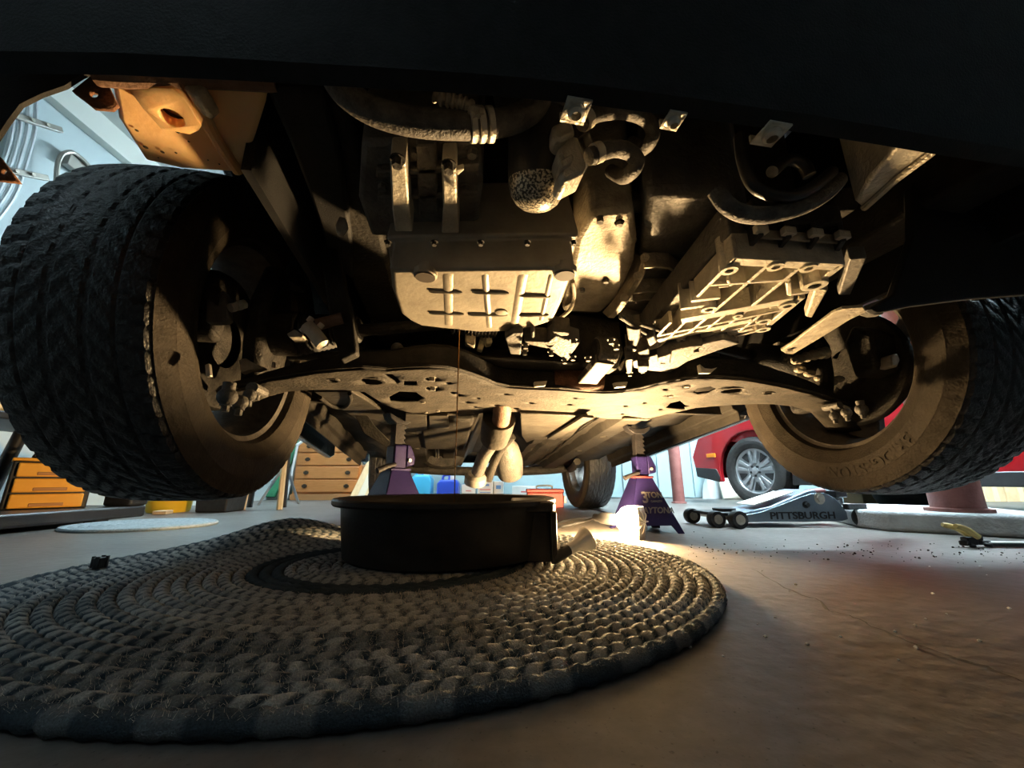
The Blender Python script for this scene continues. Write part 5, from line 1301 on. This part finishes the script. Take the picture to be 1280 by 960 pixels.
for off, rr_ in ((-.006, .0465), (.03, .0485)):
    MB().tube([LB_ + ld * off + (ls_ * math.cos(2 * math.pi * i / 24) + Z * math.sin(2 * math.pi * i / 24)) * rr_ for i in range(25)], 0.0015, 6).build('cage_ring', 'zinc', LAMP)
sh_ = []
for i in range(19):                                   # pressed metal glare shield on the side away from the engine
    a_ = math.radians(-70 + 142 * i / 18); d = Vector((math.cos(a_), math.sin(a_), 0))
    sh_.append([LB_ + d * .054 - Z * .058, LB_ + d * .058 - Z * .02, LB_ + d * .060 + Z * .02, LB_ + d * .056 + Z * .048])
MB().sheet(sh_).build('glare_shield', 'strut_steel', LAMP, solid=0.0015)
hb = LB_ - ld * 0.155
MB().tube(spline([hb, hb - ld * 0.06 + Z * -.02, Vector((hb.x - .15, hb.y + .12, .006)), Vector((hb.x - .05, hb.y + .45, .006)), Vector((hb.x + .25, hb.y + .8, .006)), Vector((hb.x + .2, hb.y + 1.6, .006))], 8), 0.0045, 8).build('power_cord', 'jack_black', LAMP)

# ---- jack stands
def jack_stand(base, topz, label, yaw=0.0, printed=True, red=True, base_s=1.0):
    """three-ton ratchet stand: pressed pyramid base, head tube, toothed column, saddle, pawl and lever"""
    base = Vector(base); X = Vector((math.cos(yaw), math.sin(yaw), 0)); Y = Vector((-math.sin(yaw), math.cos(yaw), 0))
    t = empty('jack_stand', base); tag(t, label, 'jack stand', 'jack stands under the lifted car')
    P = lambda x, y, z_: base + X * x * base_s + Y * y * base_s + Z * z_
    hB = 0.205
    w0, w1 = 0.108, 0.034
    # four pressed sides, each cut away at the foot between the legs
    for (A_, B_) in ((X, Y), (Y, -X), (-X, -Y), (-Y, X)):
        outl = [(-w0, 0), (-w0 + .026, 0), (-w0 + .045, .028), (w0 - .045, .028), (w0 - .026, 0), (w0, 0), (w1, hB), (-w1, hB)]
        pts = []
        for (a_, z_) in outl:
            k2 = w0 + (w1 - w0) * z_ / hB
            pts.append(base + A_ * a_ * base_s - B_ * k2 * base_s + Z * z_)
        MB().extr(pts, B_ * 0.005).build('side_panel', 'purple_paint', t, 0.0015)
    MB().box(P(0, 0, hB + .003), 0.076 * base_s, 0.076 * base_s, .008, X, Y).build('collar', 'stand_red' if red else 'purple_paint', t, 0.002)
    MB().box(P(0, 0, hB + .045), 0.050, 0.056, .085, X, Y).build('head_tube', 'purple_paint', t, 0.006)
    # pawl cover and lever
    MB().extr([P(.022, -.030, hB + .012), P(.056, -.030, hB + .02), P(.058, -.030, hB + .045), P(.040, -.030, hB + .085), P(.022, -.030, hB + .09)], Y * .06).build('pawl_cover', 'purple_paint', t, 0.005)
    MB().tube([P(-.02, -.032, hB + .02), P(-.05, -.034, hB + .012), P(-.085, -.036, hB - .002)], [.007, .008, .010], 10).build('release_lever', 'ratchet_steel', t)
    MB().cyl(P(.034, -.036, hB + .035), P(.034, .036, hB + .035), .006, 12).build('pawl_pin', 'zinc', t)
    col = [(-.020, hB - .02)]
    zt = hB + .02
    pts = [P(-.019, -.018, hB + .0), P(.012, -.018, hB + .0)]
    pr = [(-.019, hB)]
    z_ = hB + .07
    right = []
    while z_ < topz - .045:
        right += [(.014, z_), (.023, z_ + .004), (.014, z_ + .016)]; z_ += .018
    outl = [(-.019, hB), (.014, hB)] + right + [(.016, topz - .03), (-.019, topz - .03)]
    MB().extr([P(a_, -.017, b_) if base_s == 1 else base + X * a_ - Y * .017 + Z * b_ for a_, b_ in outl], Y * .034).build('ratchet_column', 'ratchet_steel', t, 0.001)
    sd = [(-.052, topz + .004), (-.044, topz - .016), (-.02, topz - .032), (.02, topz - .032), (.044, topz - .016), (.052, topz + .004), (.042, topz), (.02, topz - .010), (-.02, topz - .010), (-.042, topz)]
    MB().extr([base + X * a_ - Y * .025 + Z * b_ for a_, b_ in sd], Y * .05).build('saddle', 'ratchet_steel', t, 0.002)
    if printed:
        def put(txt, size, x, z_, sh=0.0, bold=0.0):
            vs_, fs_ = text_mesh(txt, size, 0.0004, bold, 'CENTER', sh)
            out = []
            for p in vs_:
                zz = z_ + p.y; k2 = w0 + (w1 - w0) * zz / hB
                out.append(base + X * (x + p.x) - Y * (k2 * base_s + .0022 + p.z) + Z * zz)
            MB().add(out, fs_).build('print', 'stand_print', t)
        put('3', .058, -.018, .128, 0, .0012); put('TON', .030, .024, .138, 0, .0008); put('CAPACITY', .010, .026, .115, 0, .0003); put('DAYTONA', .030, .012, .082, .25, .0008)
    return t
pr_ = at_z(816, 667, 0); pt = on_sub(805, 524)
jack_stand((pr_.x, pr_.y + 0.09, 0), 0.415, 'jack stand printed 3 TON DAYTONA beside the glowing lamp', yaw=0.12)
jack_stand((at_y(492, 620, 1.36).x, 1.36, 0.021), 0.396, 'purple jack stand rising behind the black drain tub', yaw=0.8, red=False, printed=False)

# ---- floor jack (side on, wheels at both ends)
J0 = at_z(900, 660, 0); J1 = at_z(1074, 658, 0)
jx = (J1 - J0); JL = jx.length; jx.normalize(); jy = Vector((-jx.y, jx.x, 0))
JK = empty('floor_jack', (J0 + J1) / 2); tag(JK, 'blue-grey trolley floor jack printed PITTSBURGH on the garage floor', 'floor jack')
def jp(s, z_, y=0.0): return J0 + jx * (s * JL) + Z * z_ + jy * y
prof_j = [(.12, .022), (.12, .045), (.30, .062), (.42, .085), (.60, .122), (.70, .140), (.79, .142), (.86, .12), (.90, .09), (.93, .06), (.93, .03), (.88, .022)]
for y in (0.0, 0.19):
    MB().extr([jp(s, z_, y) for s, z_ in prof_j], jy * .008).build('side_plate', 'jack_paint', JK, 0.002)
MB().extr([jp(s, z_, .012) for s, z_ in ((.18, .058), (.40, .085), (.68, .150), (.74, .156), (.76, .14), (.5, .085), (.2, .04))], jy * .17).build('lift_arm', 'jack_paint', JK, 0.006)
MB().extr([jp(s, z_, .03) for s, z_ in ((.30, .088), (.60, .142), (.60, .146), (.30, .092))], jy * .12).build('arm_decal', 'white_box', JK)
MB().lathe([(.045, 0), (.048, .004), (.048, .012), (.038, .014)], jp(.14, .062, .095), Z, 24).build('saddle', 'jack_black', JK)
MB().box(jp(.10, .055, .095), .16, .17, .012, jx, jy).build('front_bridge', 'jack_black', JK, 0.003)
for s, y in ((.0, -.015), (.0, .215), (.115, -.022), (.115, .222)):
    pass
for s, r_, y in ((-.02, .034, .19), (.10, .036, -.03), (-.0, .034, .02)):
    wl = MB().lathe([(r_ * .5, -.018), (r_ * .95, -.018), (r_, -.013), (r_, .013), (r_ * .95, .018), (r_ * .5, .018)], jp(s, r_, y), jy, 26).build('front_wheel', 'jack_black', JK)
    MB().lathe([(0, -.020), (r_ * .55, -.020), (r_ * .6, -.016), (r_ * .6, .016), (0, .018)], jp(s, r_, y), jy, 20, cap=False).build('hub', 'zinc', wl)
MB().cyl(jp(.10, .036, -.05), jp(.10, .036, .24), .009, 10).build('axle', 'zinc', JK)
for y in (-.03, .225):
    cw = MB().lathe([(.012, -.014), (.036, -.014), (.039, -.009), (.039, .009), (.036, .014), (.012, .014)], jp(.985, .039, y), jy, 26).build('caster_wheel', 'jack_black', JK)
    MB().lathe([(0, -.016), (.013, -.016), (.013, .016), (0, .016)], jp(.985, .039, y), jy, 14, cap=False).build('caster_pin', 'zinc', cw)
    MB().box(jp(.95, .085, y), .09, .03, .025, jx, jy).build('caster_fork', 'jack_black', JK, 0.004)
MB().extr([jp(s, z_, .05) for s, z_ in ((.76, .10), (.80, .14), (1.0, .118), (1.0, .085), (.9, .07))], jy * .09).build('handle_yoke', 'jack_black', JK, 0.006)
MB().cyl(jp(.74, .133, .095), jp(.92, .142, .095), .02, 16).build('handle_socket', 'stand_red', JK)
MB().box(jp(.955, .135, .05), .06, .05, .03, jx, jy).build('valve_block', 'jack_black', JK, 0.004)
m = MB()
hexbolt(m, jp(.745, .118, -.002), -jy, .017, .008); m.build('pivot_bolt', 'zinc', JK)
m = MB(); hexbolt(m, jp(.635, .092, -.002), -jy, .010, .012); m.build('side_bolt', 'jack_black', JK)
vs_, fs_ = text_mesh('PITTSBURGH', .050, .0005, .0012)
x0_, x1_ = min(p.x for p in vs_), max(p.x for p in vs_); tw = .47 * JL / (x1_ - x0_)
MB().add([jp(.60, .046, 0) + jx * (p.x * tw) + Z * p.y * .82 - jy * (.002 + p.z) for p in vs_], fs_).build('print', 'jack_print', JK)

# ---- red car in the next bay
RC = at_z(947, 633, 0); RC.z = 0
ra = Vector((-0.30, 0.954, 0)).normalized()           # nose direction
rl = Vector((0.954, 0.30, 0)).normalized()            # away from us
REDC = empty('red_car', RC); tag(REDC, 'red car with silver hubcap parked in the next bay', 'car')
def rp(s, l, z_): return RC - ra * s + rl * l + Z * z_   # s runs towards its rear
Rr = 0.275
def red_wheel(s, l, out):
    c = rp(s, l, Rr); ax = rl * out
    m, x, y = tyre_mesh(c, ax, Rr, .17, .178, 120, 6)
    w_ = m.build('wheel', 'rubber', REDC, angle=30, origin=c)
    MB().lathe([(.0, .050), (.05, .055), (.14, .05), (.172, .058), (.178, .066), (.184, .064), (.184, .03)], c, ax, 48, cap=False).build('hubcap', 'silver_hubcap', w_)
    for k_ in range(10):
        a0 = 2 * math.pi * (k_ // 2) / 5 + (0.20 if k_ % 2 else -0.20) + .3
        d = x * math.cos(a0) + y * math.sin(a0); e = ax.cross(d)
        rings = []
        for r_, wd in ((.060, .020), (.11, .026), (.160, .036)):
            o_ = c + d * r_ + ax * .058; rings.append([o_ + e * wd / 2 * i + ax * q for i, q in ((-1, 0), (1, 0), (.8, .008), (-.8, .008))])
        MB().loft(rings).build('hub_spoke', 'silver_hubcap', w_, .002)
    for k_ in range(5):
        a0 = 2 * math.pi * k_ / 5 + .3 + math.pi / 5
        d = x * math.cos(a0) + y * math.sin(a0); e = ax.cross(d)
        rings = []
        for r_, wd in ((.085, .012), (.155, .060)):
            o_ = c + d * r_ + ax * .0535; rings.append([o_ + e * wd / 2 * i + ax * q for i, q in ((-1, 0), (1, 0), (1, .006), (-1, .006))])
        MB().loft(rings).build('hub_window', 'jack_black', w_, .002)
        p = c + ax * .056 + (x * math.cos(a0) + y * math.sin(a0)) * .040
        MB().lathe([(.010, 0), (.010, .008), (.006, .01)], p, ax, 6).build('wheel_nut', 'jack_black', w_)
    MB().lathe([(.030, .052), (.028, .066), (.0, .07)], c, ax, 20, cap=False).build('centre_cap', 'silver_hubcap', w_)
red_wheel(0, .09, -1); red_wheel(0, 1.45, 1); red_wheel(2.15, .09, -1); red_wheel(2.15, 1.45, 1)
def arcs(sc, r, a0, a1, n=14): return [(sc + r * math.cos(math.radians(a0 + (a1 - a0) * i / n)), Rr + r * math.sin(math.radians(a0 + (a1 - a0) * i / n))) for i in range(n + 1)]
sideR = [(-.60, .24)] + [(-.345, .19)] + arcs(0, .325, 195, -15) + [(.33, .17), (1.82, .17)] + arcs(2.15, .325, 195, -15) + [(2.5, .2), (2.75, .3), (2.8, .75), (1.7, .82), (.5, .80), (-.2, .72), (-.55, .58), (-.64, .42)]
for l, o_ in ((0.0, 1), (1.5, 1)):
    MB().extr([rp(s, l, z_) for s, z_ in sideR], rl * .04).build('body_side', 'red_paint', REDC, 0.008)
MB().extr([rp(s, .04, z_) for s, z_ in ((-.62, .42), (-.55, .58), (-.2, .72), (.5, .80), (1.7, .82), (2.8, .75), (2.75, .35), (.4, .36), (-.45, .60))], rl * 1.46).build('upper_body', 'red_paint', REDC, 0.01)
MB().extr([rp(s, .04, z_) for s, z_ in ((-.62, .24), (-.64, .44), (-.58, .56), (-.48, .5), (-.46, .22))], rl * 1.46).build('nose', 'red_paint', REDC, 0.01)
MB().extr([rp(s, -.004, z_) for s, z_ in ((-.60, .235), (-.345, .185), (-.33, .23), (-.36, .30), (-.61, .32))], rl * .06).build('bumper_trim', 'black_plastic', REDC, 0.004)
MB().extr([rp(s, -.008, z_) for s, z_ in ((.32, .165), (1.83, .165), (1.83, .235), (.33, .24))], rl * .06).build('sill_trim', 'black_plastic', REDC, 0.006)
MB().extr([rp(s, .2, z_) for s, z_ in ((.3, .17), (1.85, .17), (1.85, .4), (.3, .4))], rl * 1.1).build('underbody', 'jack_black', REDC, 0.01)
MB().extr([rp(s, .06, z_) for s, z_ in ((.3, .79), (.85, 1.2), (2.1, 1.22), (2.6, .78))], rl * 1.4).build('cabin', 'glass_dark', REDC, 0.03)
MB().box(rp(-.40, -.006, .42), .10, .012, .035, ra, rl).build('side_marker', 'amber', REDC, 0.003)

# ---- red toolbox near the rear wheel
c = at_z(682, 635, 0)
TBX = empty('toolbox', c); tag(TBX, 'small red metal toolbox on the floor in front of the rear tyre', 'toolbox')
MB().box((c.x + .0, c.y + .08, .055), .27, .16, .11).build('case', 'red_box', TBX, 0.006)
MB().box((c.x + .0, c.y + .08, .122), .28, .17, .028).build('lid', 'red_box', TBX, 0.006)
MB().box((c.x + .148, c.y + .02, .06), .02, .03, .05).build('latch', 'zinc', TBX, 0.003)
MB().tube(spline([Vector((c.x + x, c.y + .08, z_)) for x, z_ in ((-.06, .135), (-.05, .158), (.05, .158), (.06, .135))], 4), .006, 8).build('handle', 'zinc', TBX)

# ---- plastic push-pin fastener on the floor
c = at_z(120, 722, 0)
PIN = empty('trim_clip', c); tag(PIN, 'black plastic push-in trim clip standing on the concrete by the rug', 'clip')
MB().lathe([(0.0, 0.004), (.020, .004), (.023, .008), (.015, .011), (.0, .011)], c, Z, 20, cap=False).build('flange', 'jack_black', PIN)
MB().lathe([(0.009, 0.010), (.010, .028), (.013, .038), (.0, .038)], c, Z, 8).build('barrel', 'jack_black', PIN)
for k_ in range(4):
    a_ = k_ * math.pi / 2 + .4; d = Vector((math.cos(a_), math.sin(a_), 0))
    MB().box(c + d * .011 + Z * .030, .004, .006, .022, d, Vector((-d.y, d.x, 0))).build('prong', 'jack_black', PIN)
    MB().box(c + d * .020 + Z * .003, .020, .006, .005, d, Vector((-d.y, d.x, 0))).build('foot', 'jack_black', PIN)

# ---- black tub standing under the red car
c = at_z(1148, 640, 0); c.y += 0.2; c.x += 0.2
UT = empty('black_basin', c); tag(UT, 'shallow round black basin on the floor under the red car', 'basin')
MB().lathe([(0.0, .006), (.12, .0), (.16, .006), (.20, .04), (.225, .10), (.23, .13), (.245, .132), (.245, .138), (.222, .137), (.195, .045), (.15, .014), (0.0, .012)], c, Z, 40, cap=False).build('bowl', 'jack_black', UT)
for sgn in (-1, 1):
    MB().tube(spline([c + Vector((sgn * .235, -.05, .125)), c + Vector((sgn * .285, -.03, .12)), c + Vector((sgn * .285, .03, .12)), c + Vector((sgn * .235, .05, .125))], 4), .008, 8).build('handle', 'jack_black', UT)

# ---- yellow and black spring clamp with its pale rod
c = at_z(1214, 684, 0)
CL = empty('bar_clamp', c); tag(CL, 'bar clamp with yellow grip and black jaw on the floor at far right', 'clamp')
m = MB()
for i, (dx, dy, dz, s_) in enumerate(((0, 0, .018, .022), (.028, .004, .016, .018), (-.022, -.004, .012, .014), (.05, .002, .012, .014), (.02, -.01, .028, .014), (.04, -.012, .008, .012), (-.01, -.014, .006, .010))):
    m.box(c + Vector((dx, dy, dz)), s_ * 1.5, s_, s_, (math.cos(i), math.sin(i), 0), (-math.sin(i), math.cos(i), 0))
m.build('jaw', 'jack_black', CL, 0.004)
g0 = c + Vector((0.015, 0, .03))
for y_ in (-.012, .012):
    MB().tube(spline([g0 + Vector((0, y_, 0)), g0 + Vector((-.03, y_, .022)), g0 + Vector((-.065, y_ * 1.5, .032))], 4), [.009] * 4 + [.008] * 4 + [.006], 10).build('grip', 'clip_yellow', CL)
MB().box(c + Vector((.30, -.02, .012)), .5, .022, .007, (.995, -.1, 0), (.1, .995, 0)).build('bar', 'handle_white', CL, 0.001)
MB().box(c + Vector((.30, -.034, .008)), .5, .006, .010, (.995, -.1, 0), (.1, .995, 0)).build('bar_edge', 'jack_black', CL, 0.001)
